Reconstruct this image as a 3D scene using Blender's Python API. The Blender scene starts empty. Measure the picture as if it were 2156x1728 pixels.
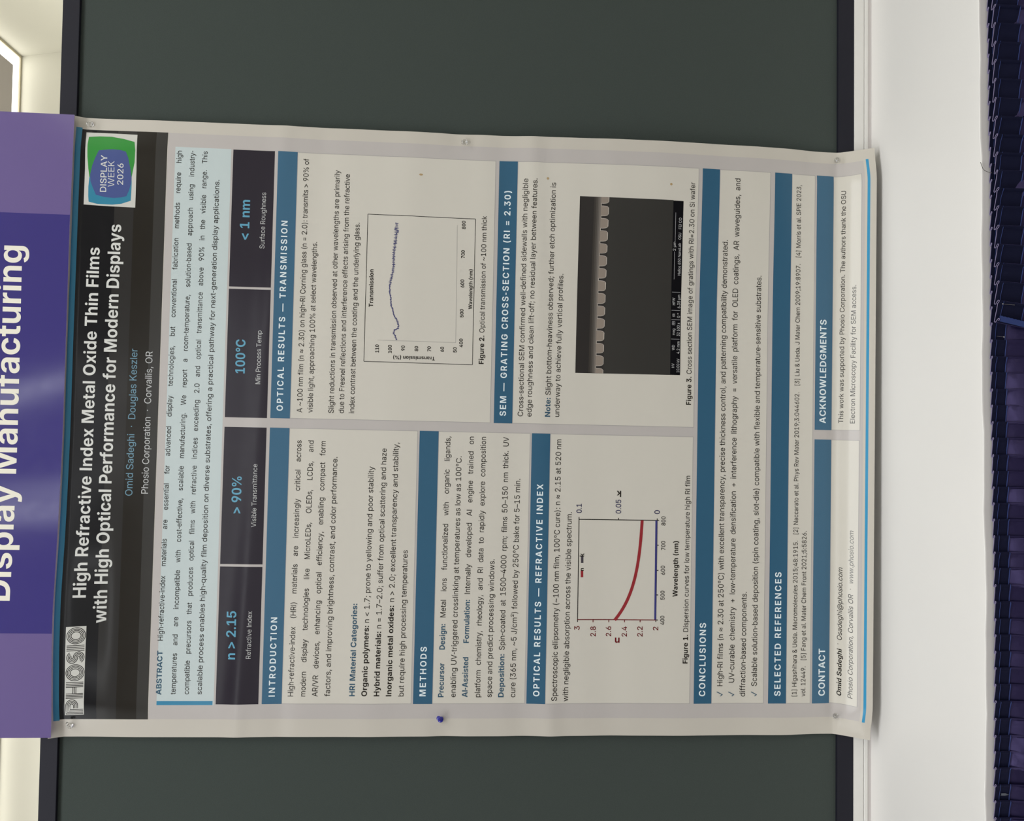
import bpy, bmesh, math, random
from mathutils import Vector, Matrix
from mathutils.geometry import tessellate_polygon, delaunay_2d_cdt
random.seed(7)
SC = bpy.context.scene
COL = SC.collection

# ------------------------------------------------------------------ camera, world, lights, exposure
cam_d = bpy.data.cameras.new('camera')
cam_d.sensor_fit = 'HORIZONTAL'; cam_d.sensor_width = 36.0
cam_d.lens = 36.0 * 1750.0 / 2156.0
cam_d.clip_start = 0.05; cam_d.clip_end = 60
cam = bpy.data.objects.new('camera', cam_d); COL.objects.link(cam)
_r = Vector((0.0136398, -0.0711882, -0.9973696)); _u = Vector((0.9994406, -0.0294914, 0.0157731)); _f = Vector((0.0305367, 0.9970268, -0.0707462))
cam.matrix_world = Matrix(((_r.x, _u.x, -_f.x, -0.0382584), (_r.y, _u.y, -_f.y, -1.2707925), (_r.z, _u.z, -_f.z, 0.6324727), (0, 0, 0, 1)))
SC.camera = cam

world = bpy.data.worlds.new('room_ambience'); SC.world = world
world.use_nodes = True
world.node_tree.nodes['Background'].inputs[0].default_value = (1.0, 0.97, 0.92, 1)
world.node_tree.nodes['Background'].inputs[1].default_value = 0.05

CEIL = 2.42          # ceiling height above the bottom of the display board (about 3.2 m over the floor)
FLOOR = -0.78

def area(name, loc, sx, sy, power, rotz=0.0, colour=(0.965, 0.985, 1.0), spread=math.pi):
    l = bpy.data.lights.new(name, 'AREA'); l.shape = 'RECTANGLE'; l.size = sx; l.size_y = sy
    l.energy = power; l.color = colour; l.spread = spread
    o = bpy.data.objects.new(name, l); COL.objects.link(o)
    o.location = loc; o.rotation_euler = (0, 0, rotz)
    return o
# two linear LED ceiling lamps running away from the board, behind the photographer
area('linear_lamp_near', (0.17, -3.05, CEIL - 0.02), 0.05, 2.3, 2.3, math.atan2(0.212, 1.65))
area('linear_lamp_far', (-0.17, -3.05, CEIL - 0.02), 0.05, 2.3, 2.3, math.atan2(0.07, 1.6))
# ceiling panel over the aisle; added fills further back, left and behind the board
area('aisle_panel_lamp', (-0.3, -1.30, CEIL - 0.02), 3.4, 0.80, 50)
area('far_fill', (-0.8, -5.0, CEIL - 0.02), 3.6, 1.0, 42)  # unseen fill added to brighten the poster from the front
area('left_fill', (-2.7, -2.4, CEIL - 0.02), 0.8, 2.6, 20)  # unseen side fill added for the poster
area('rear_fill', (-0.75, 0.95, CEIL - 0.02), 2.6, 0.5, 108, colour=(1, 0.99, 0.90))  # unseen fill added to light the back wall evenly

SC.view_settings.view_transform = 'Standard'
SC.view_settings.look = 'None'
SC.view_settings.exposure = 0.0
SC.view_settings.gamma = 1.0
SC.view_settings.use_curve_mapping = False

# ------------------------------------------------------------------ helpers
def s2l(c):
    c /= 255.0
    return c / 12.92 if c <= 0.04045 else ((c + 0.055) / 1.055) ** 2.4
INK = 1.36           # printed colour -> reflectance (paper white prints at about 0.7)
def ink(r, g, b, k=None, off=0.012):
    k = k or INK
    return tuple(max(0.003, min(0.92, (s2l(x) - off) * k)) for x in (r, g, b))

def mat(name, rgb, rough=0.5, spec=0.5, noise=0.0, nscale=60.0, bump=0.0, bscale=300.0, metal=0.0, **kw):
    m = bpy.data.materials.new(name); m.use_nodes = True
    nt = m.node_tree; b = nt.nodes['Principled BSDF']
    b.inputs['Base Color'].default_value = (*rgb, 1)
    b.inputs['Roughness'].default_value = rough
    b.inputs['Specular IOR Level'].default_value = spec
    b.inputs['Metallic'].default_value = metal
    for k, v in kw.items(): b.inputs[k.replace('_', ' ')].default_value = v
    tc = nt.nodes.new('ShaderNodeTexCoord')
    n = nt.nodes.new('ShaderNodeTexNoise'); n.inputs['Scale'].default_value = nscale; n.inputs['Detail'].default_value = 4
    nt.links.new(tc.outputs['Object'], n.inputs['Vector'])
    if noise:
        mp = nt.nodes.new('ShaderNodeMapRange'); mp.inputs[3].default_value = 1 - noise; mp.inputs[4].default_value = 1 + noise
        nt.links.new(n.outputs['Fac'], mp.inputs[0])
        vm = nt.nodes.new('ShaderNodeVectorMath'); vm.operation = 'SCALE'; vm.inputs[0].default_value = rgb
        nt.links.new(mp.outputs[0], vm.inputs['Scale']); nt.links.new(vm.outputs[0], b.inputs['Base Color'])
    mr = nt.nodes.new('ShaderNodeMapRange'); mr.inputs[3].default_value = max(0, rough - 0.03); mr.inputs[4].default_value = min(1, rough + 0.03)
    nt.links.new(n.outputs['Fac'], mr.inputs[0]); nt.links.new(mr.outputs[0], b.inputs['Roughness'])
    if bump:
        n2 = nt.nodes.new('ShaderNodeTexNoise'); n2.inputs['Scale'].default_value = bscale; n2.inputs['Detail'].default_value = 3
        nt.links.new(tc.outputs['Object'], n2.inputs['Vector'])
        bp = nt.nodes.new('ShaderNodeBump'); bp.inputs['Strength'].default_value = bump; bp.inputs['Distance'].default_value = 0.001
        nt.links.new(n2.outputs['Fac'], bp.inputs['Height']); nt.links.new(bp.outputs[0], b.inputs['Normal'])
    return m

def link(name, verts, faces, material, parent=None, smooth=False):
    me = bpy.data.meshes.new(name); me.from_pydata(verts, [], faces); me.update()
    o = bpy.data.objects.new(name, me); COL.objects.link(o)
    for mm in (material if isinstance(material, (list, tuple)) else [material]): me.materials.append(mm)
    if smooth:
        for p in me.polygons: p.use_smooth = True
        me.set_sharp_from_angle(angle=0.9)
    if parent: o.parent = parent
    return o
def empty(name, loc=(0, 0, 0), parent=None):
    o = bpy.data.objects.new(name, None); COL.objects.link(o); o.location = loc; o.empty_display_size = 0.05
    if parent: o.parent = parent
    return o
def tag(o, label=None, cat=None, group=None, kind=None):
    if label: o['label'] = label
    if cat: o['category'] = cat
    if group: o['group'] = group
    if kind: o['kind'] = kind
    return o
def struct(o): o['kind'] = 'structure'; return o
def boxes(name, bl, material, parent=None, bevel=0.0, seg=2):
    bm = bmesh.new()
    for (x0, x1, y0, y1, z0, z1) in bl:
        r = bmesh.ops.create_cube(bm, size=1.0)
        for v in r['verts']:
            v.co = Vector((x0 + (v.co.x + .5) * (x1 - x0), y0 + (v.co.y + .5) * (y1 - y0), z0 + (v.co.z + .5) * (z1 - z0)))
    if bevel: bmesh.ops.bevel(bm, geom=bm.edges[:], offset=bevel, segments=seg, affect='EDGES', profile=0.6)
    me = bpy.data.meshes.new(name); bm.to_mesh(me); bm.free()
    o = bpy.data.objects.new(name, me); COL.objects.link(o); me.materials.append(material)
    if parent: o.parent = parent
    return o
def tube(name, pts, rad, material, parent=None, seg=6, closed=False):
    V = []; F = []; n = len(pts); pts = [Vector(p) for p in pts]
    for i, p in enumerate(pts):
        t = (pts[min(i + 1, n - 1)] - pts[max(i - 1, 0)])
        t = t.normalized() if t.length > 1e-9 else Vector((1, 0, 0))
        a = t.cross(Vector((0, 0, 1)) if abs(t.z) < .9 else Vector((0, 1, 0))).normalized(); b = t.cross(a)
        for k in range(seg):
            w = 2 * math.pi * k / seg; V.append(p + (a * math.cos(w) + b * math.sin(w)) * rad)
    for i in range(n - 1):
        for k in range(seg): F.append((i * seg + k, i * seg + (k + 1) % seg, (i + 1) * seg + (k + 1) % seg, (i + 1) * seg + k))
    F.append(tuple(range(seg))[::-1]); F.append(tuple((n - 1) * seg + k for k in range(seg)))
    return link(name, [tuple(v) for v in V], F, material, parent, True)
def lathe(name, prof, axis_m, material, parent=None, seg=28):
    V = []; F = []
    for r, z in prof:
        for k in range(seg):
            a = 2 * math.pi * k / seg; V.append(tuple(axis_m @ Vector((r * math.cos(a), r * math.sin(a), z))))
    for i in range(len(prof) - 1):
        for k in range(seg): F.append((i * seg + k, i * seg + (k + 1) % seg, (i + 1) * seg + (k + 1) % seg, (i + 1) * seg + k))
    F.append(tuple(range(seg))[::-1]); F.append(tuple((len(prof) - 1) * seg + k for k in range(seg)))
    return link(name, V, F, material, parent, True)

# ------------------------------------------------------------------ lettering outlines (sans serif, drawn per glyph)
_AL = ''.join(chr(c) for c in range(35, 127) if chr(c) not in '\\\'"')[:90]
_AI = {c: i for i, c in enumerate(_AL)}
GLYPHS = {
    'R': ''' *M
%2.*1+})`,)):,9(w,R(a,s(S->(O-i(O..(S.W(a/#(w/D):/^)`/n*1/s*^/n+)/^+F/D+[/#+i.W+m..+m-i+i->+[,s+F,R+),9*^,) *1,e*H,h*[,q*i-%*w-D*{-i*{..*w.Q*j.q*[/%*I//*1/2)u//)b/%)S.q)E.Q)A..)A-i)E-D)S-%)b,q)t,h /C&7.q&=.L&M..&f-s(--e(R-a(}-a)B-e)l-s*8..*X.L*r.r+(/C+-/p+(0;*r0X*X0n*80{)l1$)B1$(}0{(R0m(-0W&f0:&M/p&= /C&y/Z&|/m(+/{(:0.(X03(}03)B0.)f/{**/n*:/Z*C/C*F/,*C.t*:.f**.W)f.R)B.R(}.W(X.e(:.s(+/,&| )E&E///g0*/g*@&E
&.]*V&;)l&B)1&V([&w(8(F&|(y&u)V&y*((-*L(C*o(b+5)/+V)^+z*u,u+:-5+S-W+[-l+^.&+W.H+D.d+(.v*].|*B.y*+.p)q.b)c.N)Y.8)V-x)Y-_)b-E)p--**,l*B,L*`,(.R&E-A&E*1+6)a+j)=,;(|,b(h-,([-P(W-x(].M(n.w)//>)T/X*&/i*Z/n+5/i+b/X,,/?,F.y,W.R,^.&,Z-a,Q-C,B-&,.,g+S,6)q*{)I*Y)/*:(z)v(v)T(z)2).(m)D(S)b(?*+(3*R(.+$(3+N(B+v(Y,>(y,[)E,r)s-%*K-++(.%+(-|*E-q)m-a)B-L(z-8(^-#(G,m(1,D&i+l&O+4&@
(+r(w*h({+d)-,b)A-a)Z.[)y/O*B08+>08*u/B*V.I*=-N*+,S)z+[)w*h)z)}**)8*:(J*R&Y*r%e+>$j*B$j)f%})=(9)$)P
)+r&y$j(F%f(f&[(}(L)4):)=*$)@*h)=+[)2,S(z-N(b.I(B/B&y08(u08)>/O)].[)w-a*0,b*<+c*@*h*8)O)z(8)Q%|(u$j
+.n*]&x*]-B+U-B+U&x (F*5(F++-k++-k*5
,*M(%$Q(R(T)[(T(i$Q
-+?&n*K&n+C*q+C*q*K
.*M(y&>(`&C(J&Q(;&g(6(%(;(?(J(T(`(c(y(h)8(c)M(T)[(?)a(%)[&g)M&Q)8&C
/+E+300(N%.&W%.*<00
0.n+,&:*Q&?)|&O)Q&i),(2(h(_(O):(>)w(4*c(0+U(4,H(>-4(P-r(i.L)-.y)Q/C)|/]*Q/m+,/r+b/m,7/],b/C-,.y-J.L-c-r-u-4.$,H.)+U.$*c-u)w-c):-J(_-,(2,b&i,7&O+b&? +,(2+P(6+p(B,2(V,J(s,_);,o)f,z*<-&*s-*+U-&,9,z,p,o-F,_-q,J.9,2.U+p.j+P.v+,.z*c.v*C.j*&.U)i.9)T-q)D-F)8,p)1,9)/+U)1*s)8*<)D)f)T);)i(s*&(V*C(B*c(6
1.n(]&E(](;-l(;-l&E +r/g+r&E*q&E*q.g*m.g(j->(j.F*b/g
2.n(H&E(H(2+:+++c+U,)+{,B,B,S,b,_-),b-K,]-s,O.:,8.U+u.j+Q.v+).z*X.u*4.g)q.P)Z.2)M-g)I-;(J-;(M-h(W.6(i.[)3/0)d/S*C/j++/r+k/k,I/U,y/4-B.b-X..-`-M-[,}-P,T-;,*,v+V,J+#+m*B)n(B)n(=-k(=-k&E
3.n+#&:*:&A)W&U(}&u(T(F(A(i(4)4(/)_)3)_);)7)K(p)e(U*,(B*R(6+#(2+Q(7+y(D,@(Y,Y(v,j)@,p)l,k*;,Z*`,@+$+v+=+E+L*d+Q)v+Q)v,B,1.j,1.o(X.o(X/g-Q/g-Q.x*n,#*n,4+J,5+|,/,M+{,s+f-8+K-Q+,-j*N-r)k-n)@-c(s-P(N-8(/,t&n,O&W,&&G+T&>
4.n&|)4&|*&+T/g,X/g)-*1)-*-.6*-.6)4 ,&&E,&)K,&)o,&,Y-$,Y-$&E
5.n+&&;*@&B)a&V)0&w(e(G(K(z(A)X)B)X)J)6)Z(q)s(W*7(D*Y(7+&(3+S(9+z(I,@(d,X),,h)T,m*),h*W,X+&,?+J+y+e+Q+u+$+{*T+w*,+k)d+X)J+?(L+G(s/g-I/g-I.o)i.o)Q,=)T,=)s,S*<,e*d,p+4,t+f,o,9,a,b,J-+,,-G+a-]+5-j*_-n**-k)U-`)*-M([-6(8,r&u,O&[,&&I+V&?
6.n+,&:*X&>*/&H)c&Z)@&s)#(6(g(Y(T)&(J)R(G*((M*`(a+A(u+m)8,D)],}+S/g,`/g)n+b)g+b*),0*=,@*V,N*s,V+9,Y+z,R,W,<-++s-N+C-_*x-h*O-l)|-h)N-^)#-L(W-4(5,r&r,O&Z,*&H+Y&> +,(1+V(7+|(G,@(a,W)(,g)O,l)|,g*N,W*v,@+=+{+U+V+f+,+k*]+f*7+V)r+=)Y*w)K*O)F)})K)P)Y)()r(a*7(G*](7
7.n(|&E,e.k,e.o(G.o(G/g-k/g-k.j**&E
8.n+,&:*?&A)Z&U)&&v(Y(F(A(z(9)Y(>*.(L*X(e+$))+C)N+Y)w+f)w+h)S+u)6,.(w,J(d,k(W-5(T-]([.9(r.j);/8)j/W*G/k+,/r+k/k,G/W,v/8-?.j-U.9-^-]-Y-5-N,k-;,J,|,.,^+u,;+h,;+f,d+Y-.+C-M+#-f*X-u*.-z)Y-v)2-k(h-X(F-1&v,W&U+s&A +,(2+Z(6,)(C,J(V,c(r,r)8,w)_,q*,,b*N,H*l,&+(+X+6+,+:*X+6*1+()j*l)O*N)@*,):)_)?)8)N(r)g(V*.(C*V(6 +,,/+R,3+t,?,6,R,K,m,X-2,]-V,X-z,K.>,7.W+u.k+R.w+,.{*_.w*=.k){.W)f.>)X-z)T-V)X-2)f,m){,R*=,?*`,3
9.n+,/r+Y/n,*/d,P/Q,r/9-5.v-L.R-^.+-h-Y-l-*-e,L-R+k-=+?,{*h,U*/*_&E)R&E,D+J,L+J,/*|+u*l+]*^+@*U*y*R*9*Y)[*p)-+9(e+i(N,H(G-0(J-_(T..(g.U)#.w)@/:)c/Q*//d*X/n +,.{*].u*7.e)r.K)Z.*)K-])F-0)K,^)Z,6)r+o*7+V*]+F+,+A+V+F+|+U,@+o,X,5,h,],m-/,h-[,X.*,A.K+|.e+V.u
:*M(y&>(`&C(J&Q(;&g(6(%(;(?(J(T(`(c(y(h)8(c)M(T)[(?)a(%)[&g)M&Q)8&C (y+l(`+q(J,$(;,;(6,T(;,n(J-)(`-7(y-<)8-7)M-))[,n)a,T)[,;)M,$)8+q
;*M(%$Q(R(T)[(T(i$Q )++l(l+q(V,$(G,;(C,T(G,n(V-)(l-7)+-<)D-7)Y-))h,n)m,T)h,;)Y,$)D+q
<.n(L*?(L*}-f-`-f,Y)b*_)e*e)e*V)b*[-f(b-f&[
=.n(W+H(W,@-[,@-[+H (W(|(W)t-[)t-[(|
>.n-f*?(L&[(L(b,P*[,L*V,L*e,P*_(L,Y(L-`-f*}
@2R-4$0,G$4+a$>+#$P*G$i)q%.)E%S(z&#([&U(C(2(2(o(&)U(#*A(&+,(2+l(C,M(]-)({-Z)F.,)q.Q*G.p*}//+^/A,C/L--/O-o/L.Q/A///./b.p05.P0].,13-G1V,Y1m+e1t*l1l)X1a)&1O(U18(00s&n0J&[/s&U/Q&X/3&a.r&n.[(%.L(;.D(S.A(S./(4-k&r-Q&d-2&[,i&X,>&]+s&h+Q&z+)(G*f({*S)]*M*D*T+,*j+f+0,<+[,b,4,y,n-&-A,|-f,n.(,Z.;,F.?,F.?,u/4,u/4)7/8(s/D(Y/Y(I/v(D0<(J0U([0h(z0u)J0|*&1#*k0x+V0g,>0J,z0#-S/K.$.i.E.;.S-c.]-+.`,2.Y+B.E*].#*&-Q)V,s)7,0)#+<(x*?)#)B)7(N)V&f*(&.*_%[+G%;+y%,,U$}-6${..%(.t%8/5%A/J%H/b$[/G$R/%$H.1$7 ,n(J-?(O-b(_-{(x.4)@.>)l.B*G.>*|.3+K-z+k-`,$->,1,p,5,H,0,(+z+h+b+S+@+G*t+C*G+G)r+Q)G+d)#+}(c,D(P
A/2&Z&E*`/g+q/g.w&E-o&E,(,G+s,v+`-S+J.>+0/:+E/:++.>*p-R*^,u*M,G(c&E )1)e)1*]-F*]-F)e
C/g+i&:+)&@*H&O)m&k)=(4(p(b(O)=(7){()*e(#+U(),F(7-1(O-o(p.J)=.w)m/A*H/]+)/l+i/r,F/m,{/a-Q/K-}/..H.e.g.:/#-c/2-+..-+-}-P-l-r-V.3-<.J,y.],W.k,4.r+i.u+:.q*j.e*B.Q)z.5)]-m)E-C)3,n)),7)$+U))*t)3*>)E)h)^)>){(v*C(Z*j(G+:(;+i(7,4(:,W(B,y(O-<(b-V(y-l):-})[..*%/2*%/#)I.g(s.H(H-}(#-R&a,|&K,F&?
D/U*w&E(u&E(u(>*q(>+Q(B,*(M,V(b,|(}-@)D-W)m-h*B-r*w-v+W-r,7-i,l-W-@-A-i,}.0,Y.J,/._+W.j*{.n(q.n(q/g+&/g+m/b,Q/R-//:-`.r.-.F.M-m.e-1.r,G.w+W.r*g.d)}.L)A.,(g-^(;-,&s,L&Y+f&J )D/g)D&E(A&E(A/g
E.6(A&E(A/g-S/g-S.n)D.n)D,+-9,+-9+2)D+2)D(>-V(>-V&E
F.%(A&E(A/g-L/g-L.n)D.n)D+}-++}-++*)D+*)D&E
H/k(A&E(A/g)D/g)D,.-l,.-l/g.o/g.o&E-l&E-l+5)D+5)D&E
I*@(A&E(A/g)D/g)D&E
J-l*F&;)b&A),&U(X&v(6(H&{)%&t)h&t*6(w*6(w)h({)=)-(t)A(W)[(C){(7*F(3*k(7+0(C+J(W+^(t+j)=+n)h+n/g,q/g,q)h,k)%,U(H,3&v+`&U+*&A
K.y)&)j)&*{)Z+a*5,D*l-%-@/g.a/g+-+w+)+w (A&E(A/g)D/g)D,q)C+))D*U)D&E -L&E*H+_+(,M.b&E
L-h(A&E(A/g)D/g)D(>->(>->&E
M1X(A&E(A/g)j/g+s*G,()y,:)D,K(h,Z(7,E(7,T(f,g)B,x)x--*G/3/g0]/g0]&E/Z&E/Z,6/[,k/]-M/^.3/_.r/i.r/Q.,/:-C/$,c.o,6,w&E,&&E*-,6)w,b)b-A)J.*)1.r)=.r)>.6)?-P)@,m)A,6)A&E
N/s(A&E(A/g)T/g,|*B-/*.->)o-b)0.-(B-{(<-v).-t)u-t*9-t*P-t/g.w/g.w&E-c&E*],5*9,n*$-6)h-^)M.2)..i)=.q)A-d)B-8)D,m)D,M)E,6)E&E
O0-+g&:+(&@*H&O)m&k)>(5(p(b(O)=(7){()*e(#+U(),F(7-1(O-o(p.J)>.w)m/A*H/]+(/l+g/r,K/l-+/]-`/A.5.w.].J.}-o/;-1/J,F/N+U/J*e/;){.})=.](b.5(5-`&k-+&O,K&@ +g(7,8(;,b(F-.(Y-P(u-n)<.,)f.>*;.I*r.M+U.I,9.>,p.,-F-n-p-P.7-..R,b.f,8.q+g.u+:.q*k.f*D.R)|.7)_-o)F-F)4,p)),9)$+U))*r)4*<)F)f)_)<)|(u*D(Y*k(F+:(;
P.Z(A&E(A/g+8/g+n/d,C/Y,l/H-5/1-Q.o-h.N-}-p.*-/-},H-h+j-Q+H-4+,,l*o,B*^+m*S+7*P)(*P)(+H+5+H+i+M,9+],Y+t,p,9-#,_-(-/-#-Y,p.$,Y.C,9.Z+i.j+4.o)D.o)D&E
R.f(A&E(A/g+</g+q/d,F/Y,p/I-8/3-T.r-k.R.%-t..-4.%,M-k+p-S+P-7+5,n*z,D*j+o*a+:*^(u*^(u+V+8+V+m+Z,<+h,]+},s,@-&,d-+-4-&-_,s.(,].F,<.[+l.j+7.o)D.o)D&E -2&E+0+0,?+0.D&E
S.^+%&8*K&;)u&E)J&T)$&j(_()(E(H(2(l($)9&z)e)$)e)-):)@(r)](V*%(B*Q(6+%(2+W(6,*(C,N(W,j(r,|)9-&)_,}*$,o*>,X*S,;*f+q*t+F+&*G+?)e+S)3+l(f,0(I,R(8,|(3-P(7-z(B.E(T.g(|/7)V/W*;/k+(/r+o/k,R/V-+/6-R.f-l.2-u-R,t-R,l-x,Z.=,?.V+x.i+Q.t+$.x*P.t*).h)b.T)I.;)9-x)4-U)9-4)I,t)b,_*%,M*m,5+b+z,T+a,x+N-?+8-Z*x-q*W.#*2.))_-{)#-c(H-I(*-*&j,_&T,3&E+]&;
T.`&o.n&o/g.5/g.5.n+T.n+T&E*Q&E*Q.n
U/i+W&9*y&=*E&H)q&])H&v)%(<(d(b(O)2(C)`(?*7(?/g)C/g)C*?)I)e)[)7)y(l*F(N*x(<+W(6,7(<,i(N-6(l-S)7-f)e-l*?-l/g.o/g.o*7.k)`._)2.J(b./(<-g&v->&[,j&H,6&=
V/2*b&E&Z/g(c/g*O*e*`*9*r)Z+.(n+H&r+4&r+M(o+d)Z+w*9,+*e-o/g.w/g+s&E
W2V)t&E&Z/g(`/g*#*V*6)f*G(u*V(&*J(&*Z(u*l)f+#*V,E/g-V/g.v*V//)f/@(u/P(&/D(&/S(u/e)f/w*V1;/g2A/g0&&E.n&E-E,e---p,q/1-*/1,o-t,U,e+-&E
[+r).$j).08+>08+>/G**/G**%Z+>%Z+>$j
]+r&y$j&y%Z)3%Z)3/G&y/G&y08*/08*/$j
a-_)|&:)H&?(u&M(N&f(0(-&x(W&q)0&v)Z(*)}(?*=([*Q(}*a)H*l*<*y*k+$+4+*+O+.+b+5+m+A+q+R+q+V+m+v+c,6+R,K+;,[*w,f*S,i*/,f)i,[)O,M):,;),,&(|+l(%,$(9,R(V,w(|-9)L-L){-X*Q-]+?-S+b-G,)-5,D,v,Z,T,j,+,o+P,o&E+r&E+r(8+m(8+N&j+7&W*s&G*M&= *0(.*_(3++(A+I(X+_(u+l);+q)^+q*N+h*H+Y*C+3*:*`*3*9*.)U)z);)n)()^(u)G(q)+(t(k)$(U)6(D)M(8)j(1
b.9++&:*Y&>*5&I)r&Z)Z&p)8(A)2(A)2&E(6&E(6/g)4/g)4,V)9,V)Y-&)q-;*4-L*X-X++-]+W-X,&-L,L-9,m,x-/,V-E,/-V+[-`+)-d*K-`)n-V);-E(h-/(@,n&y,L&^,&&I+W&> *x(/+M(6+u(I,:(j,Q):,`)m,d*L,`+,,Q+_,:,.+u,M+M,a*x,h*H,a){,M)Z,.)D+_)6+-)1*L)6)l)D)9)[(i){(I*H(5
c-h*e&9*4&=)b&I)9&^(q&y(R(@(:(i());&x)n&u*J&x+&()+Y(:,-(R,U(q,w)9-8)b-L*4-X*e-]+4-Y+Z-Q+}-C,C-0,_,r,v,U--,5-9+k,=+Z,,,*+h,J+>,`+%,f*e,h*2,a)d,K)C,*)-+Y(y+((t*J(y)m)-);)C(k)d(J*2(5*e(.+%(0+?(6+i(L,,(n,>)>-;).-/(d,w(C,`(%,D&h,#&S+Z&E+4&<
d.9*S&:*%&>)W&I)2&^(k&y(O(@(8(h(();&x)n&u*K&x+)((+[(8,/(O,V(k,x)2-9)W-L*&-X*S-]+%-X+J-L+h-;,$-&,D,V,I,V,I/g-H/g-H&E,L&E,L(A,E(A,#&p+g&Z+I&I+$&> *a(/+5(5+^(I+}(i,:)9,H)l,L*L,H+-,:+_+},.+^,M+6,a*a,h*1,a)d,M)C,.)-+_(y+,(t*L(y)m)-):)D(j)d(I*1(6
e-u*j&9*6&=)c&I)9&^(p&y(Q(@(:(h(();&x)m&u*I&x+%((+W(:,,(Q,T(o,v)7-8)_-L*1-X*a-]+6-X+c-L,3-7,W,s,v,K-3+u-B+;-G*Q-G*0(R*0(R*{,q*{,I*a,D+:,7+h+z,4+[,P+5,c*a,i*2,c)e,P)D,4)-+j(x+>(s*j(s*<(y)^).).)G(b)j(E*9(4*j(.+1(1+O(8+i(E,$(W,5(n,B).->(x--(M,m((,I&d+x&L+F&>
f+E+#-T+#,c&N,c&N-T (_&E(_.L(d.v(s/?)2/Z)Q/n)v/z*C0#*r/{+4/t*}/)*j/,*M/.*+/))o.u)a.])].;)]&E
g.9*e#v*+#z)R$,)($@(`$Z(E$z(3%D)&%d)D%;)Y%*)t$u*<$l*e$i+6$m+Z$x+z%1,8%K,F%o,J&?,J(L,E(L,#&{+g&g+I&V+$&K*R&H*&&K)X&V)3&i(l(((P(H(9(n(()@&x)r&u*N&x++((+](9,0(O,W(l,x)2-9)X-L*&-X*T-]+%-X+J-M+h-<,%-&,G,U,L,U,L-T-H-T-H&;-E%g-:%>-($v,j$Y,L$B,*$1+J#{ *a(<+6(B+^(T,#(r,:)?,H)q,M*O,H+/,;+`,#,/+_,M+6,a*a,h*1,a)d,M)D,.)-+`(y+.(t*O(y)q)-)@)D(s)d(U*2(C
h.#)4+()4&E(6&E(6/g)4/g)4,(({,()5,U)M,z)k-;*2-M*W-X+%-]+[-V,0-D,V-&,u,X-(,6-0+i-3+;-3&E,5&E,5+4,1+^,%,%+m,B+S,V+4,c*i,g*B,b)z,U)^,@)G+|)9+V
i*$(6&E(6-T)4-T)4&E (c.[(K.`(7.m(*/%($/<(*/S(7/f(K/s(c/w(z/s)4/f)A/S)F/<)A/%)4.m(z.`
k-R)/)Y)/*l)<*l+}-T-7-T*A*[*7*[ (6&E(6/g)4/g)4&E ,2&E)g*G*K+,-I&E
l)s(0&E(0/g)./g).&E
m1?(6&E(6-T)2-T)2,5)*,5):,^)P-#)l-=*1-O*S-Z*w-_+C-Z+f-M,)-9,@,x,Q,X,[,4,N,4,],Y,s,z-6-:-X-M.%-Z.P-_/%-X/P-I/u-.06,c0D,C0K+y0N+P0N&E/P&E/P+N/L+t/A,7/.,M.c,a.7,h-m,d-N,W-6,D-#,+,r+g,o+D,o&E+p&E+p+W+m+u+b,5+P,J+,,a*Z,h*:,d)v,W)Z,D)F,*)9+b)4+7)4&E
n.#)4+()4&E(6&E(6-T)1-T)2,(({,()5,U)M,z)k-;*2-M*W-X+%-]+[-V,0-D,V-&,t,X-(,6-0+i-3+;-3&E,5&E,5+4,1+^,%,%+m,B+S,V+4,c*i,g*B,b)z,U)^,@)G+|)9+V
o.**e&9*4&=)b&I)9&^(q&y(R(@(:(i());&x)n&u*J&x+&()+Y(:,-(R,U(q,w)9-8)b-L*4-X*e-]+;-X+h-L,6-8,Y,w,w,U-5,--F+Y-Q+&-T*J-Q)n-F);-5(i,w(@,Y&y,6&^+h&I+;&= *e(.+=(5+g(J,,(k,C);,Q)m,U*J,Q+(,C+Y,,,*+g,K+=,a*e,h*2,a)d,K)C,*)-+Y(y+((t*J(y)m)-);)C(k)d(J*2(5
p.9(6$%(6-T)2-T)2,V)8,V)Y-&)q-;*4-L*X-X++-]+W-X,&-L,L-9,m,x-/,V-E,/-V+[-`+)-d*K-`)n-V);-E(h-/(@,n&y,L&^,&&I+W&>++&:*Y&>*5&I)r&Z)Z&p)9(A)4(A)4$% *x(/+M(6+u(I,:(j,Q):,`)m,d*L,`+,,Q+_,:,.+u,M+M,a*x,h*H,a){,M)Z,.)D+_)6+-)1*L)6)l)D)9)[(i){(I*H(5
q.9-H$%,I$%,I(A,D(A,#&p+f&Z+H&I+$&>*S&:*%&>)W&I)2&^(k&y(O(@(8(h(();&x)n&u*K&x+)((+[(8,/(O,V(k,x)2-9)W-L*&-X*S-]+%-X+J-L+h-;,$-&,E,V,L,V,L-T-H-T *a(/+5(5+^(I+}(i,:)9,H)l,L*L,H+-,:+_+},.+^,M+6,a*a,h*1,a)d,M)C,.)-+_(y+,(t*L(y)m)-):)D(j)d(I*1(6
r+O(6&E(6-T)1-T)1,X)6,X)J-#)k-B*9-U*i-]+%-[+9-Z+9,[+$,_*^,a*:,])u,Q)Y,=)E,#)8+^)4+7)4&E
s-9*?&9)c&=)2&J(c&a(A($(*(L&w(|(r)/({(m)/(U)B(C)i(2*>(,*c(/+&(7+A(E+Z(a+d)&+^)B+N)X+4)i*k)u)j*0);*>(o*Q(Q*i(=+*(0+J(,+p(3,B(F,j(f-0)5-H)f-W*D-]*y-X+L-J+s-4,6,q,K,L,X+}+a+o+S,5+<,Q+&,`*f,i*D,l)q,f)K,T)3,9)++s)1+V)B+A)_+0*-*}+(*i+V*Z+}*H,?*1,S)p,`)P,d),,](W,H(/,&&h+U&N*{&>
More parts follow.
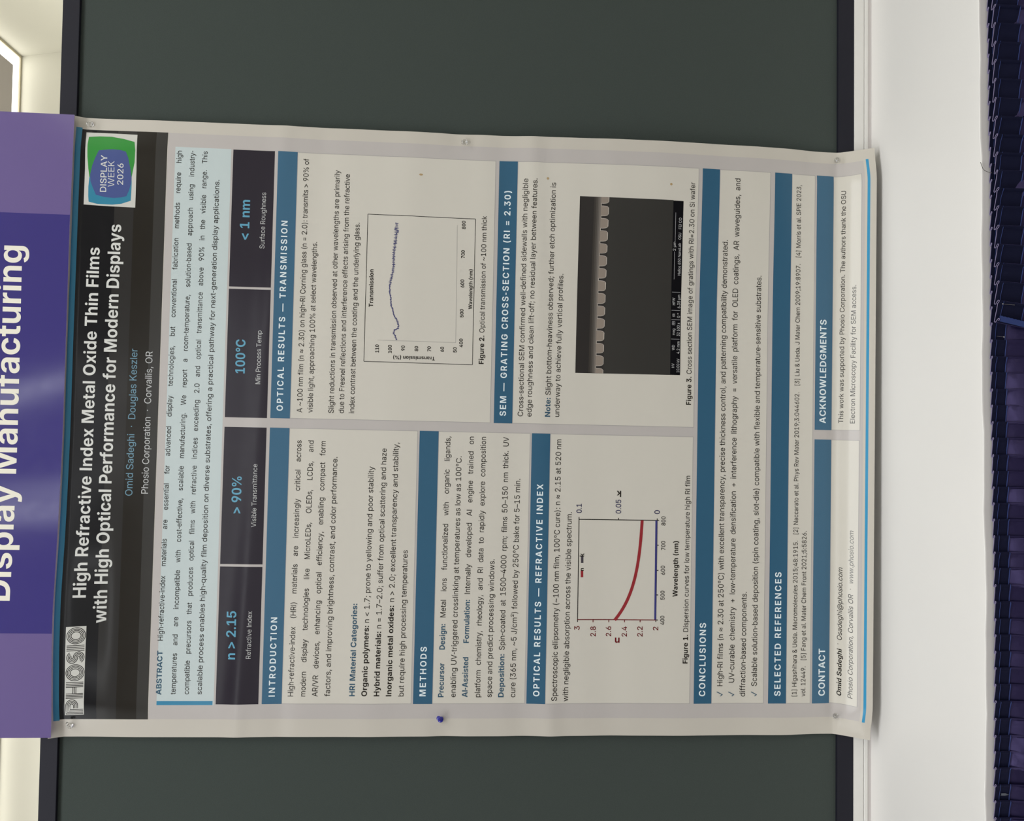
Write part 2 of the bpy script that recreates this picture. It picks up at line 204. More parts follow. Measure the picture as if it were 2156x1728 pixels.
t+)*c-T*c,c&N,c&N-T (L/*)K/*)K(x)N(X)Y(D)n(8*1(4*H(5*a(8*m&G*N&B*-&@)[&D)6&P(s&e(^($(Q(G(L(p
u.#*C&=)i&C)9&T(m&r(O(A(A(d(9)1(6)^(6-T)4-T)4)e)8)<)C(t)V(W)p(C*5(7*Z(3+&(7+H(D+f(Y+|(x,0)C,5)r,5-T-3-T-3&E,8&E,8(r,G(r,4(C+u&y+W&^+6&K*l&A
v-^*#&E&]-T(c-T*%)u*E(q*a&o*D&o*`(q+#)u,@-T-F-T+$&E
w0S)W&E&b-T(f-T)P*m)o)V*3(,*$(,*C)T*b*m+L-T,N-T-8*m-U)U-t(,-e(,.*)T.H*m/3-T07-T.A&E-B&E,R*6,=+),)+x+o,p,*,p+p+y+[+(+F*6*V&E
x-P&a&E*1*v*1*2&l-T(y-T)g,A*:+Q*d*h*6*h*`+Q+2,A+{-T-,-T*g*/*g*q-5&E,)&E+.(i*[)V*3*>*b*>*:)V)h(i(m&E
y-^(1$*(@$w(X$v(o$s)*$u)<$})M%1)[%G)i%f*#&D&]-T(c-T*%)u*E(q*a&n*C&n*_(q+#)u,@-T-F-T*]%E*J$y*5$Z)v$B)Y$1)9$&(o#}(J$%
z-K(%&E(%(.+M,X+M,^(-,^(--T,d-T,d,h)C(@)C(<,k(<,k&E
~.n(9)p(=*M(M*y(f+?)*+U)L+b)q+g*;+c*[+V*}+A+I*}+a*j+t*],+*U,=*R,Y*X,p*j,}+,-(+R-y+R-t*u-e*I-L*)-.)n,e)a,@)]+v)a+U)m+4*(*i*E*P*Y*>*f*-*n)t*p)X*k)C*Z)8*J)2*3)0)p
°,O)x,()K,-(},>(Y,X(?,|(.-J((-w(..I(?.r(Y/;(}/U)K/g)x/m*J/g*s/U+;/;+V.r+h.I+m-w+h-J+V,|+;,X*s,>*J,- )x,r*7,u*M-$*a-3*p-G*z-^*}-w*z.6*p.L*a.`*M.o*7.y)x.|)_.y)H.o)4.`)$.L(v.6(s-w(v-^)$-G)4-3)H-$)_,u
²,9&{,E&{-*)p.U*=.v*U/8*^/V*X/p*G0)*-05)h09)F05),0((v/m(p/Q&x/Q&}/w(20=(K0X(m0m):0y)h0}*<0z*d0n++0[+C0B+R0$+W/]+R/9+?.p+0.]*u.G*Z.1*:-s)>-3)>-1+b-1+b,E
µ-}(6$%(6-T)4-T)4)o)9)?)F(s)[(U)x(A*?(5*d(1+.(5+N(A+j(U,#(s,1)?,5)o,5-T-3-T-3(j-6(R-?(B-P(:-k(7-y(7-y&E-h&E-=&I,u&S,Y&f,F(#,;(C,7(j,7)C,L)C,H(j,<(@,+&{+o&b+U&P+;&E*{&?*c&=*K&?*1&E)q&P)W&b)A&{)0(@)#(j(z)C)4)C)4$%
·*I(u*[([*a(F*o(7+*(2+C(7+](F+r([,&(u,+)4,&)I+r)W+])]+C)W+*)I*o)4*a
–-/-/+C-/*K&E*K&E+C
≈.n(9+((>+_(M,0(f,P)*,g)L,t)q,x*;,t*[,h*},R+I,5+a+|+t+o,++g,=+e,Z+j,p+{-#,=-(,d-y,d-u,--e+[-L+;-.+$,f*s,@*n+w*r+W+#+6+8*j+V*R+j*?+w*-,$)t,&)X+|)B+m)8+])2+E)0+( (9(X(>)5(M)a(f*&)**=)L*I)q*M*;*I*[*=*}*(+I)e+b)P+u)D,+)=,=):,Z)@,p)Q-#)m-(*:-y*:-u)^-e)2-L(l-.(U,f(H,@(C+w(G+V(S+5(i*i)-*Q)@*>)L*-)T)t)V)X)Q)B)B)8)1)2(u)0(X
✓1H(V+0)5+l+C)b/l..0L-M+C(D'''.split('\n'),
    'B': ''' *M
%2f*3+c)]+i)3+z(l,;(S,^(E--(@-Z(@-z(E.N(T.x(m/A)4/[)]/m*3/s*e/m+3/[+T/A+m.x+|.N,%-z,%-Z+{--+m,^+T,:+3+z*d+i *3,e*O,k*c,|*n-<*q-Z*q-z*n.?*c.Y*P.l*3.r)q.l)^.Y)R.?)O-z)O-Z)R-<)^,|)q,k /x&8/G&>.x&O.W&j.?(3.0(].+)0.+)O.0*#.?*M.W*q.y+1/H+B/x+H0O+B0y+11?*q1W*M1g*#1l)O1l)01g(]1W(31?&j0x&O0O&> /x(:0:(@0M(Q0X(l0])00])O0X)o0N*/0;*A/x*G/]*A/I*//>)o/:)O/:)0/>(l/I(Q/](@ )V&E/@/g0P/g*g&E
(+r(I*h(M+e(Y,d(m-c),.^)J/P)n08+E08+$/D*c.K*:,V*0+^*,*h*/)}*8)9*H(M*_&]*{%h+E$j)n$j)7%z(j(6(Q)N
)+r&r$j(<%h(Y&^(p(N)$):)1*h)-+^(},V(T.K(9/D&r08)I08)m/P*1.^*J-c*^,d*j+e*n*h*f)M*M(5*%%z)I$j
-+?&n*-&n+J*q+J*q*-
.*M(x&<(U&B(:&T(&&q&{(8(&(Y(:(u(U)-(x)4)?)-)Z(u)n(Y)t(8)n&q)Z&T)?&B
0.l+,&:*J&?)o&O)@&i(s(2(R(_(9)9(&)w&v*c&r+U&v,H(&-4(9-r(R.M(s.z)@/C)o/]*J/m+,/r+h/m,B/],q/C->.z-_.M-y-r.1-4.<,H.?+U.<*c.1)w-y)9-`(_->(2,q&i,C&O+h&? +,(^+V(f+z(|,;)F,O)z,Z*a,_+U,Z,J,O-2,;-f+z.0+V.G+,.N*Z.G*7.0)v-f)c-2)V,J)R+U)V*a)c)z)v)F*7(|*Z(f
1.l(H&E(H(g-}(g-}&E ,9/g,9&E*V&E*V.8*R.8(X,u(X.K*Q/g
2.l(2&E(2(Z+1+B+Q+b+m,#,8,Y,B,v,E-:,A-Z,6-w,#.3+g.C+I.M+(.Q*`.M*B.A**./)r-p)g-P)c-+(--+(0-[(;..(N.U(h.x),/;)Q/R)|/d*P/n+)/r+[/o,//e,Y/T-#/?-C/$-].`-o.;-z-o.#-C-y,q-l,F-T+u-2+G,]*n+y*3*P(l*P(h.+(h.+&E
3.l+%&:*I&>)s&H)F&X(y&o(W(1(=(Q()(w&w)D&r)q)U)q)Z)Q)h)6)}({*=(j*](a+%(]+I(a+i(k,)(},<):,I)W,M)z,I*@,<*^,&*v+e+/+@+:*n+>)o+>)o,G+j.@+j.C(?.C(?/g-n/g-n.O+,+r+,,7+c,:,:,5,g,(-3+n-S+S-m+4.%*k.1*C.4)s.0)E.#(v-j(P-N(0--&o,_&X,2&G+Z&>
4.l&d({&d*?+(/g,c/g)J*E)J*A.M*A.M({ +j&E+j)E+m){+m,Y-D,Y-D&E
5.l+&&;*7&B)P&W)+&n(e(/(J(N(6(s(*)@(#)k)^)k)c)M)p)3**(x*C(g*a(]+&(Y+K(^+l(k,,)%,?)A,L)c,P*/,L*U,?*w,++9+k+N+K+[+&+a*Z+]*8+P)v+=)b+$(2+5(R/g-_/g-_.C)z.C)h,;)k,;*,,T*O,i*y,u+M,y,#,u,Q,g,{,P-D,2-a+h-w+<.+*g./*3.+)[-z).-g(`-K(:-+&v,_&],3&I+]&>
6.l+.&;*>&B)V&Z)0&r(j(5(N(X(:)((.)T(**-(0*i(B+I(b,/)3,v+-/g,q/g*6+u)l+u*0,>*G,M*d,Z+*,c+N,f,7,_,q,I-7,3-S+r-j+Q-z++.**[..*-.*)V-x)*-e([-J(8-+&t,`&[,5&I+a&> +,(X+O(^+o(k,.)$,A)@,N)a,R*+,N*O,A*p,.+1+o+E+O+R+,+V*d+R*D+E*++1)q*p)e*O)a*,)e)a)q)@*+)$*D(k*d(^
7.l(h&E,:.>,:.B(3.B(3/g.#/g.#.A*P&E
8.l++&:*O&=)x&F)J&V(|&k(Z(*(?(G(*(j&x)4&t)[&z*0(0*Y(I+#(l+B):+W)i+d)i+g)@+r(y,,([,F(F,h(9-2(5-Z(8.%(C.I(V.j)#/8)X/W*>/k++/r+s/k,X/W-2/8-Z.j-m.I-x.%-|-Z-x-2-k,h-T,F-8,,,p+s,H+g,H+d,v+W-D+B-g+#.&*Y.7*0.=)[.9)4.-(j-r(G-V(*-5&k,g&V,9&F+b&= ++(Q+P(T+p(`,0(q,C)-,O)H,S)g,O*-,C*H,/*`+o*r+O*}+++&*b*}*B*r*(*a)n*I)a*-)])g)a)H)m)-*&(q*A(`*a(T ++,=+J,A+f,J+|,Z,3,o,>-.,A-K,>-h,3.&+}.;+f.J+J.T++.W*f.T*J.J*4.;)}.&)s-h)o-K)s-.)},p*4,Z*J,J*f,A
9.l+)/q+s/j,Z/Q-&/:-H.w-c.S-x.+.*-W..-$.(,C-o+c-P*}-#*6+*&E)@&E+{+7,F+7,&*n+j*_+N*Q+-*I*c*F)z*M)@*c(z*y(^+:(G+Z(7,&(-,P(*-$(--U(9.((L.P(g.u),/8)R/P)}/c*P/n ++.S*b.N*C.A*).-)p-l)c-K)_-&)c,])p,<*)+{*C+g*b+Y+++U+M+Y+m+g,,+{,@,<,L,],P-%,L-K,@-l,,.-+m.A+N.N
:*M(x&<(U&B(:&T(&&q&{(8(&(Y(:(u(U)-(x)4)?)-)Z(u)n(Y)t(8)n&q)Z&T)?&B (x+E(U+K(:+^(&+z&{,A(&,c(:-#(U-6(x-=)?-6)Z-#)n,c)t,A)n+z)Z+^)?+K
<.l(9*&(9+F-x-y-x,B)}*e*&*m*&*Z)}*b-x)*-x&O
=.l(?+D(?,g-s,g-s+D (?(a(?**-s**-s(a
>.l-x*&(9&O(9)*,5*b,0*Z,0*m,5*e(9,B(9-y-x+F
A/m&W&E*M/g,a/g/Z&E-f&E,F+L+t-/+].*+D/.+h/.+O.*+9-/+#,:*i+L)J&E )F)>)F*]-m*]-m)>
B.v(,&E(,/g+I/g+}/d,P/[,y/M-O/0-s.d...4.5-X.0-/.#,f-i,G-M,/--+w,b+j,b+e-2+]-X+K-z+1.;*h.L*;.Q)c.J)).4(P-x(3-Z&u-7&a,g&Q,7&H+[&E )j(h+@(h+i(k,0(s,H)(,Z);,f)R,i)o,e*3,Y*L,G*c,.*s+i*}+D+%)j+% )j,9+6,9+V,<+r,D,/,S,@,g,K-$,O-A,H-h,2.++v.:+Y.B+8.E)j.E
C/o+h&:+&&?*E&O)h&i)6(2(g(_(D)9(*)w&u*c&p+U&u,I(+-5(D-s(g.M)6.z)h/C*E/]+&/m+h/r,L/m-,/_-a/H.5/*.].].|../9-S/F,q-`,q-W-5-K-P-:-h-%-{,i.0,N.;,1.A+k.D+2.<*Z.%*?-i*(-L)o-))b,[)Y,.)V+U)Y*})b*O)p*&*()_*?)B*[)++2(p+k(h,0(k,M(q,h(|-%)1-:)D-K)[-W)w-a*:/F*:/:)_/$),.b(W.;(/-g&i-2&O,P&@
D/Y+%&E(r&E(r(n*y(n+M(q+w(z,A)/,`)D,x)`-1*&-?*N-G*|-J+V-G,0-?,_-1-,,x-M,`-h,A-}+x.2+N.;*z.>(o.>(o/g+)/g+r/b,X/R-8/9-k.q.;.E.]-l.u-0/*,F//+V/**f.u)}.])A.;(g-k(;-8&s,W&Y+p&J )k/g)k&E(,&E(,/g
E.D(,&E(,/g-m/g-m.@)k.@)k,?-Q,?-Q*u)k*u)k(l-n(l-n&E
F.-(,&E(,/g-b/g-b.@)k.@)k,)-C,)-C*_)k*_)k&E
G/y+l&:+(&@*C&O)f&j)4(4(e(a(C)<(*)z&u*d&p+U&u,H(+-4(D-r(g.M)7.z)i/C*F/]+(/m+i/r,L/m-+/_-`/H.4/*.[._.{.3/7-[/D-$-]-$-S-?-G-W-6-l,}-},g.1,L.;,0.B+l.D+3.<*[.%*@-j*(-L)p-*)b,[)Y,/)V+V)Y+#)b*P)p*(*()`*@)C*[),+3(p+n(h,F(m,q(|-:):-T)[-e*)-j*W.2*S+y*S+y+n/J+n/J*i/F*,/8)M.{(u.Z(I.4($-a&b--&K,N&?
H/q(,&E(,/g)k/g)k,D-K,D-K/g/0/g/0&E-K&E-K*x)k*x)k&E
I*Q(,&E(,/g)k/g)k&E
K/P)B)9)B*{)r+j*I,S+*-A-0/g/6/g+`+`+S+c (,&E(,/g)k/g)k-J)i+@)k*O)k&E ->&E*k+3+p,L/=&E
L-p(,&E(,/g)k/g)k(l-N(l-N&E
M1x(,&E(,/g*_/g,&+o,/+S,9+2,M*=,a)G,j(},p(^,O(^,U(|,^)F,r*=-,+2-5+S-=+o._/g17/g17&E/S&E/S+D/S,&/U,t/W-n/Y.c/f.c/O-i/8,n.|+}.r+^.j+D-D&E+y&E*R+D*J+^*@+}**,n)l-h)S.c)c.c)e-o)g,v)i,()j+D)j&E
N/}(,&E(,/g)z/g,^+L-$*m-J*$-q)*-a(w-Z)s-W*r-U+>-U+^-U/g/</g/<&E-H&E*|+;*R,%*&,v)i-L)L.))c..)h,z)l+{)m+W)m+;)m&E
O01+i&:+(&?*E&O)i&i)7(2(g(_(D)9(+)w&u*c&p+U&u,I(+-4(D-s(g.M)7.z)i/C*E/]+(/m+i/r,N/m-1/]-i/C.?.z.j.M/2-s/K-4/[,I/a+U/[*c/K)w/2)9.j(^.?(2-i&i-1&O,N&? +i(h,E(p,v)+-7)A-N)^-a*%-o*N-w*|-z+U-w,/-o,]-a-+-N-N-7-k,v.&,E.<+i.D+1.<*[.&*?-k*(-M)p-+)b,])Y,/)V+U)Y*|)b*N)p*&*3)O*[)++1(p
P.i(,&E(,/g+D/g+z/d,P/X,|/G-G//-g.l.$.H.7-{.A-O.E,y.A,I.6+x.$+P-f+--F*j,{*R,N*@+x*6+A*3)1*3)1+U+/+U+X+Y+{+f,;+y,N,8,Z,V,_,y,Z-B,N-a,;-z+{.2+X.>+..B)k.B)k&E
R.u(,&E(,/g+E/g+|/d,R/Y-#/H-I/1-h.o.%.M.8.%.C-T.F-$.C,P.8,$.%+X-g+8-F*v,{*`,N*P+w*F+@*C)-*C)-+e+0+e+Z+i+|+s,=,),P,@,[,],`-$,[-H,P-f,=-}+|.4+Y.>+0.B)k.B)k&E ,k&E*k+3,Z+3._&E
S.t+4&:*S&=)y&F)I&V(z&m(V(/(:(P(%(y&s)L&n*$)N*$)U)Z)e)<)|)$*@(n*e(d+3(`+[(c+}(l,?({,T)4,b)L,f)h,c*$,W*9,D*I,+*W+d*d+<*o*D+()`+;),+S(]+s(>,=(,,j(%-B(*-n(6.;(J.`(f/$)./?)U/U*(/e*X/o+4/r+j/o,@/e,m/T-9/?-Y/#-t._.-.9.9-l.>-?,`-?,Y-^,L-v,8.1+x.@+W.H+3.K*i.I*I.@*0.2)w-z)l-d)h-K)l-3)x,y*0,h*I,Z+0,F+v,6,L,),y+r-F+^-g+E.&+).;*b.G*;.K)j.G)>.;(p.((K-h(,-E&k,x&U,I&F+o&=
T.w&g.@&g/g.U/g.U.@,#.@,#&E*?&E*?.@
U/b+S&:*r&>*;&I)e&])9&w(o(=(R(d(<)5(0)e(+*>(+/g)j/g)j*K)n){)})V*:)7*Z(z+&(l+S(g,&(l,M(z,m)7-*)V-9){->*K->/g.|/g.|*>.x)e.k)4.U(d.8(=-n&w-B&],l&I,5&>
V/k*R&E&W/g)K/g*l+`+(*r+>*$+U))+o(&+I(&+b)*+y*$,4*s,I+`-f/g/X/g,d&E
W30)n&E&W/g)H/g*G+W*[*Q*m)F+#(=*b(=*t)F+-*Q+B+W,E/g.0/g/3+W/H*Q/Z)F/n(=/P(=/b)F/t*Q0-+W1,/g2x/g0a&E.h&E-Z+j-L,L-@-3-&.i-M.i-4-5,u+j+h&E
X/b&X&E+&,=+&+#&q/g)m/g*f.@+0-`+L-*+i,N+A,N+_-*+{-`,E.@-A/g/8/g,-+,,-,?/N&E-O&E,?)1+y)c+a*3+G*_+`*_+F*3+.)c*g)1)S&E
a-x)n&;);&?(i&M(B&e(%(+&n(T&h)-&l)W&y){(3*=(M*R(n*d)7*p*-+#*Y+(*|+-+;+2+M+:+W+E+Z+U+Z+X+X+n+P,%+C,4+2,?*v,E*[,H*@,E*),?)p,5)`,&)T+q)M+_&x+n(.,C(I,l(n-2)B-I)y-W*^-]+2-Y+^-Q,,-C,O-/,m,o-(,N-6,&-;+S-;&E+a&E+a(9+](9+L&z+9&e*z&S*^&F*;&> *=(I*`(M*}(W+;(h+L)#+X)=+[)Y+[*:+H*2+,*+*e*%*F){)p)n)])d)N)V)E)E)B)1)D(x)M(h)Y(Z)k(Q*%(K
b.O+Q&;+*&>*b&I*E&Y*-&m)f(C)a(C)a&E((&E((/g)c/g)c,V)g,V*.-+*E->*b-N+*-Y+R-],6-T,n-;-4,|-O,[-f,4-w+a.&+,.**L.&)m-w)9-g(f-P(>-5&x,o&^,J&J+}&? +&(Y+J(_+i(n,&)-,8)N,C)x,F*L,C*|,8+J,&+k+i,*+K,9+&,?*],9*>,**$+l)n+J)c*|)_*L)c)x)n)N*%)-*>(n*](_
c.$*n&:*8&>)c&J)7&^(l&y(K(A(2(i&z)<&o)n&k*K&o+(&z+Z(2,.(K,U(l,x)7-9)c-L*8-X*n-]+D-Y+r-O,@->,c-(-&,f->,D-O+x-Z+N,(+<+u+d+^,&+>,:*p,@*J,;*,,+)n+l)]+J)Q*{)M*K)Q)v)])M)n)+*,(l*J([*p(V+>(]+^(q+u)5,()^-Z)K-Q({-@(T-((3,e&p,A&X+r&H+E&=
d.O*C&;)s&?)K&J)&&^(a&x(E(>(/(f&x)9&n)m&k*L&n+,&y+a(/,4(F,[(b,|)(-;)`-T*B-]*k-Y+3-N+P->+h-+,/,V,2,V,2/g-m/g-m&E,4&E,4(C,/(C+h&m+P&Y+3&I*l&> *o(Y+8(_+W(n+p)-,()N,3)x,6*L,3*|,(+J+p+l+W,*+8,9*o,?*J,9*,,*)o+k)]+J)R*|)N*L)R)x)])N)o)-*-(n*J(_
e.,*p&:*9&>)c&I)7&^(k&y(K(@(2(h&z);&o)n&k*J&o+&&z+Y(2,-(K,U(k,w)6-8)a-L*5-X*i-]+E-X+w-J,I-4,q,n-6,F-N+p-^+6-c*O-c*%(L*%(L++,t++,/*l,,+:+{+^+j+z+R,4+4,A*k,F*F,A*(,4)j+z)W+^)L+=)I*q)I*/)M)^)Y)9)m(v*-(b*M(T*s(P+3(R+J(X+_(b+p(o,#)%,.):-Z))-I(U-,(.,`&g,0&N+S&?
f+o+Q-T+Q,;&O,;&O-T (W&E(W./(^.c(o/3)//S)S/l*$/z*W0#+9/{+P/w+a/t+N.[+8.`*v.a*Y.^*F.Q*<.>*8-}*8&E
g.P*o#v*,#z)L$.(x$E(R$d(8%-((%V)R%o)h%O)y%B*5%7*O%1*o%.+8%2+U%;+o%J,%%a,1%},5&E,5(L,-(L+y(4+f&x+N&f+2&V*k&M*C&J)_&R)&&j(a(((E(G(/(m&x)>&n)q&k*N&n+.&y+b(/,4(F,[(b,|)(-;)`-T*C-]*l-Y+4-N+Q->+i-*,1,U,5,U,5-T-n-T-n&N-j%w-_%K-K%&-1$b,l$H,F$4+`#| *o(d+9(i+W(w+p)4,()T,3)|,7*P,3+#,(+L+p+m+W,++9,:*o,?*J,:*-,+)o+m)]+K)R+#)N*P)R)|)])T)o)5*-(w*K(i
h.F)c*u)c&E((&E((/g)b/g)b+|)O+|)b,M)y,r*;-6*]-K+*-X+V-],3-V,b-C-.-$-K,T-]+{-c+<-c&E,(&E,(*|,$+C+v+_+h+u+S,,+:,5*v,9*X,5*>,+*(+t)q+])g+?
i*F((&E((-T)c-T)c&E (s.B(R.H(8.Y(%.r&z/6(%/T(8/n(R0#(s0*)90#)S/n)f/T)l/6)f.r)S.Y)9.H
k-w)U)4)U+2)j+2+q-T-j-T+**L*b*L ((&E((/g)c/g)c&E +z&E*)*++2+:-v&E
l*<(#&E(#/g)_/g)_&E
m1g((&E((-T)Z-T)_,))T,))f,U)|,z*=-;*^-N+&-Y+K-^+r-Y,9-L,V-8,o,u-&,O-3+},}+}-2,P-J,v-i-8.2-M.Y-Y/*-^/Z-W0,-G0P-,0l,`1#,01*+Q1*&E/I&E/I+6/F+S/=+l//,#.l,6.H,;.-,8-p,/-^+z-O+f-F+M-D+1-D&E+i&E+i+:+b+`+O+}+3,5*i,;*O,8*8,/*$+z)p+e)g+J)c++)c&E
n.F)c*u)c&E((&E((-T)]-T)_+|)O+|)b,M)y,r*;-6*]-K+*-X+V-],3-V,b-C-.-$-K,T-]+{-c+<-c&E,(&E,(*|,$+C+v+_+h+u+S,,+:,5*v,9*X,5*>,+*(+t)q+])g+?
o.>*o&:*:&>)d&J)8&^(l&y(L(@(2(i&z)<&o)n&k*K&o+(&z+Z(2,.(L,V(l,x)8-9)d-L*:-X*o-]+J-X+{-L,L-9,r,x-7,V-Q,.-d+Z-o+(-s*K-o)n-d)<-Q(i-7(@,r&y,L&^+{&J+J&> *o(V+9([+W(l+p),,()M,2)w,6*K,2*z,(+I+p+l+W,++9,;*o,@*J,;*,,+)n+l)]+I)Q*{)M*K)Q)w)])M)n),*,(l*J([
p.O(($%((-T)a-T)a,V)g,V*--+*E->*b-N+*-Y+R-],6-T,n-;-4,|-O,[-f,4-w+a.&+,.**L.&)m-w)9-g(f-P(>-5&x,o&^,J&J+}&?+Q&;+*&>*c&I*E&Y*.&m)g(B)c(B)c$% +&(Y+J(_+i(n,&)-,8)N,C)x,F*L,C*|,8+J,&+k+i,*+K,9+&,?*],9*>,**$+l)n+J)c*|)_*L)c)x)n)N*%)-*>(n*](_
r+v((&E((-T)_-T)_,N)c,N)w,{*;-A*b-T+5-Z+N-Y+e-V+e,-+H,2+#,3*^,0*B,$**+m)r+U)g+8)c*p)c&E
s-_*R&9)m&>)4&M(^&g(8(.&x(W&i)0)B)@)O(x)g(`*,(Q*T(L*|(P+?(]+Q(p+X)-+S)@+F)P+/)]*j)f)d)z)3*-(e*?(E*W(/*u&|+=&w+d($,;(:,f(]-.)1-G)j-W*Q-]+7-W+m-I,?-1,c,l,z,D--+q+[+a+P+|+<,8*z,G*T,K*2,G)p,;)^,))W+l)[+X)i+H*#+;*D+2+O*x,&*k,O*X,n*B-**&-7)a-;);-4(c,v(6,P&l+y&P+=&?
t+W+:-T+:,;&O,;&O-T (H/**)/**))6*+(x*4(i*D(`*](]*w(^+5(a+D&I*q&B*A&@)g&D);&Q(t&g([(+(L(Q(H)$
u.F*5&=)X&C)*&V(]&u(@(E(.(y(()]((-T)c-T)c)w)f)V)o):*#)#*8(n*Q(d*o(a+3(d+M(o+d)$+t)=,$)Z,(*$,(-T-c-T-c&E,.&E,-(x,;(x,)(K+l(&+O&d+.&N*b&A
v.+)k&E&R-T);-T*?*E*^)6*x(#*V(#*q)6+4*E,6-T-x-T+_&E
w1$)D&E&R-T):-T)l+=*-)y*H(I*6(I*S)x*r+=+K-T,z-T-R+=-p)x.3(I-{(I.;)x.V+=/.-T0r-T/$&E-A&E,])k,J*V,9+H,&,7,B,7,1+H+z*V+g)k+(&E
x-r&U&E)|+,){)|&b-T)O-T*(,X*Q+d*x*q*B*q*j+d+:,X+o-T-Y-T+<){+=+*-b&E+u&E+8(N*h)C*@*4*t*4*N)C*#(N)A&E
y.-(*$-(A%E(d%B(|%?)7%A)I%H)W%T)b%f)h%})q&E&R-T);-T*?*E*])6*v(#*P(#*l)6+1*E,8-T-z-T+?%V+,%-*o$d*Q$H*0$4)b$&)1#}(V$%
°,V)|+m)L+s({,+(V,G(:,l((-=&|-l((.A(:.m(V/7({/S)L/f)|/l*P/f*|/S+F/7+c.m+u.A+{-l+u-=+c,l+F,G*|,+*P+s ){,x*6,{*H-)*X-5*e-D*m-W*p-l*m.&*e.9*X.I*H.U*6.^){.a)g.^)S.U)D.I)7.9)0.&)--l)0-W)8-E)D-5)T-))g,{
—2s2s+J2s*-&E*-&E+J'''.split('\n'),
    'M': '''.*M(x&=([&B(C&R(3&k(-(.(3(J(C(c([(s(x(x);(s)S(c)d(J)i(.)d&k)S&R);&B
0.m+,&:*N&?)v&O)J&i)#(2(_(_(F)9(4)w()*c(%+U(),H(4-4(F-r(`.M)$.z)J/C)w/]*N/m+,/r+d/m,</],h/C-4.y-S.M-l-r.#-4./,H.2+U./*c.#)w-l)9-S(_-4(2,i&i,<&O+e&? +,(E+M(H+k(S,*(g,@)%,R)G,b)n,p*Z,t+U,r,6,l,j,b->,R-e,@.,,*.E+k.X+M.d+,.h*e.d*G.X*..E)r.,)`-e)P->)F,j)@,6)>+U)B*Z)P)n)`)G)r)%*.(g*G(S*e(H
1.m(S&E(S(M-s(M-s&E ,%/g,%&E*f&E*f.S*b.S(b-.(b.H*Z/g
2.m(>&E(>(C+6+5+[+Z+y+|,7,@,H,_,R,},U-D,Q-i,D..,0.F+o.Y+N.e+).i*[.d*:.V)y.B)e.%)X-])T-4(>-4(A-c(L.3(^.X(v.z)9/<)[/S**/d*T/n+*/r+o/k,P/T-(/3-M.a-e.,-m-I-i,x-],N-F,#-%+P,R*w+r*;*-(T*-(O-v(O-v&E
3.m+$&:*6&A)O&V)*&l(e(,(J(J(7(n(*);($)g)A)g)H)B)W)#)o(f*3(S*V(H+$(D+M(H+r(T,6(h,M)),[)J,a)r,[*=,M*_,6*{+o+6+C+D*h+I)s+I)s,D+}.W+}.[(M.[(M/g-^/g-^.g*x+y*x,6+T,7,,,1,X,#-#+i-C+N-]+/-o*f-z*>.#)n-z)B-o(t-[(O-A(/,|&n,U&W,,&G+W&>
4.m&r),&r*1+A/g,]/g)9*:)9*5.@*5.@), +w&E+w)H+x)u+x,Y-3,Y-3&E
5.m+&&;*<&B)Y&W)&&y(Y(J(?)$(5)a)N)a)T)@)d(})z(e*<(S*](G+&(C+P(H+t(W,7(p,N)5,])Z,a*+,]*V,M*},7+C+s+[+O+k+%+p*W+l*1+`)l+M)T+4(A+?(e/g-R/g-R.[)p.[)[,<)_,<){,T*D,g*m,r+?,v+p,r,C,d,m,L-5,/-R+d-h+8-u*c-z*.-v)W-k),-X(^-?(9,z&u,U&],,&I+X&>
6.m+-&:*W&>*,&H)^&Z)9&s(u(6([(Y(I)&(>)S(:**(A*d(S+E(h+p)),F)L,{+C/g,g/g)|+j)i+j*,,6*B,F*[,S*z,[+B,_,*,W,b,A-6+x-Y+I-j+#-t*T-w*&-t)Q-i)%-V(X->(6,z&s,V&Z,.&I+]&> +,(B+S(G+v(V,8(n,N)2,])V,a*%,]*O,N*t,8+7+v+N+S+^+,+b*`+^*=+N)z+8)d*t)V*O)Q*&)V)W)d)2)z(n*=(V*`(G
7.m(s&E,R.W,R.[(?.[(?/g-s/g-s.X*:&E
8.m+,&:*;&A)S&U).&k(h()(N(G(;(i(0)3(,)Z(1*/(@*Y(Y+$(y+B)E+X)q+e)q+h)K+t),,-(k,H(W,j(K-4(G-[(N.9(g.j)1/8)c/W*C/k+,/r+n/k,N/W-%/8-J.j-c.9-j-[-f-4-Y,j-E,H-+,-,f+t,A+h,A+e,l+X-8+B-X+#-q*Y.&*/.,)Z.()3-w(i-d(G-I()-*&k,^&U+v&A +,(?+V(C+{(O,?(b,U({,c)?,h)b,c*,,T*L,=*g+y*{+T+.+,+2*]+.*8*{)t*g)]*L)N*,)I)b)M)?)[({)r(b*6(O*Z(C +,,5+N,9+n,D,-,V,A,n,M-0,Q-Q,M-r,A.4,..K+o.]+O.h+,.l*b.h*B.]*).K)p.4)d-r)`-Q)d-1)p,n*),V*C,D*c,9
A/K&Y&E*X/g,6/g/7&E-k&E,5+}+},]+i-C+R.5+9/5+S/5+:.5+#-B*k,[*X+})$&E ):)T):*]-V*]-V)T
D/W*{&E(t&E(t(R*u(R+O(U,$(a,M(r,p)1-2)O-G)v-V*G-a*y-d+W-a,4-V,f-G-7-2-],q-|,O.:,(.K+T.V*{.Y(p.Y(p/g+(/g+o/b,T/R-3/9-e.q.3.F.S-l.l-0.z,G/$+W.z*g.l)}.S)A.3(g-d(;-1&s,Q&Y+j&J )T/g)T&E(8&E(8/g
I*H(8&E(8/g)U/g)U&E
L-l(8&E(8/g)T/g)T(Q-E(Q-E&E
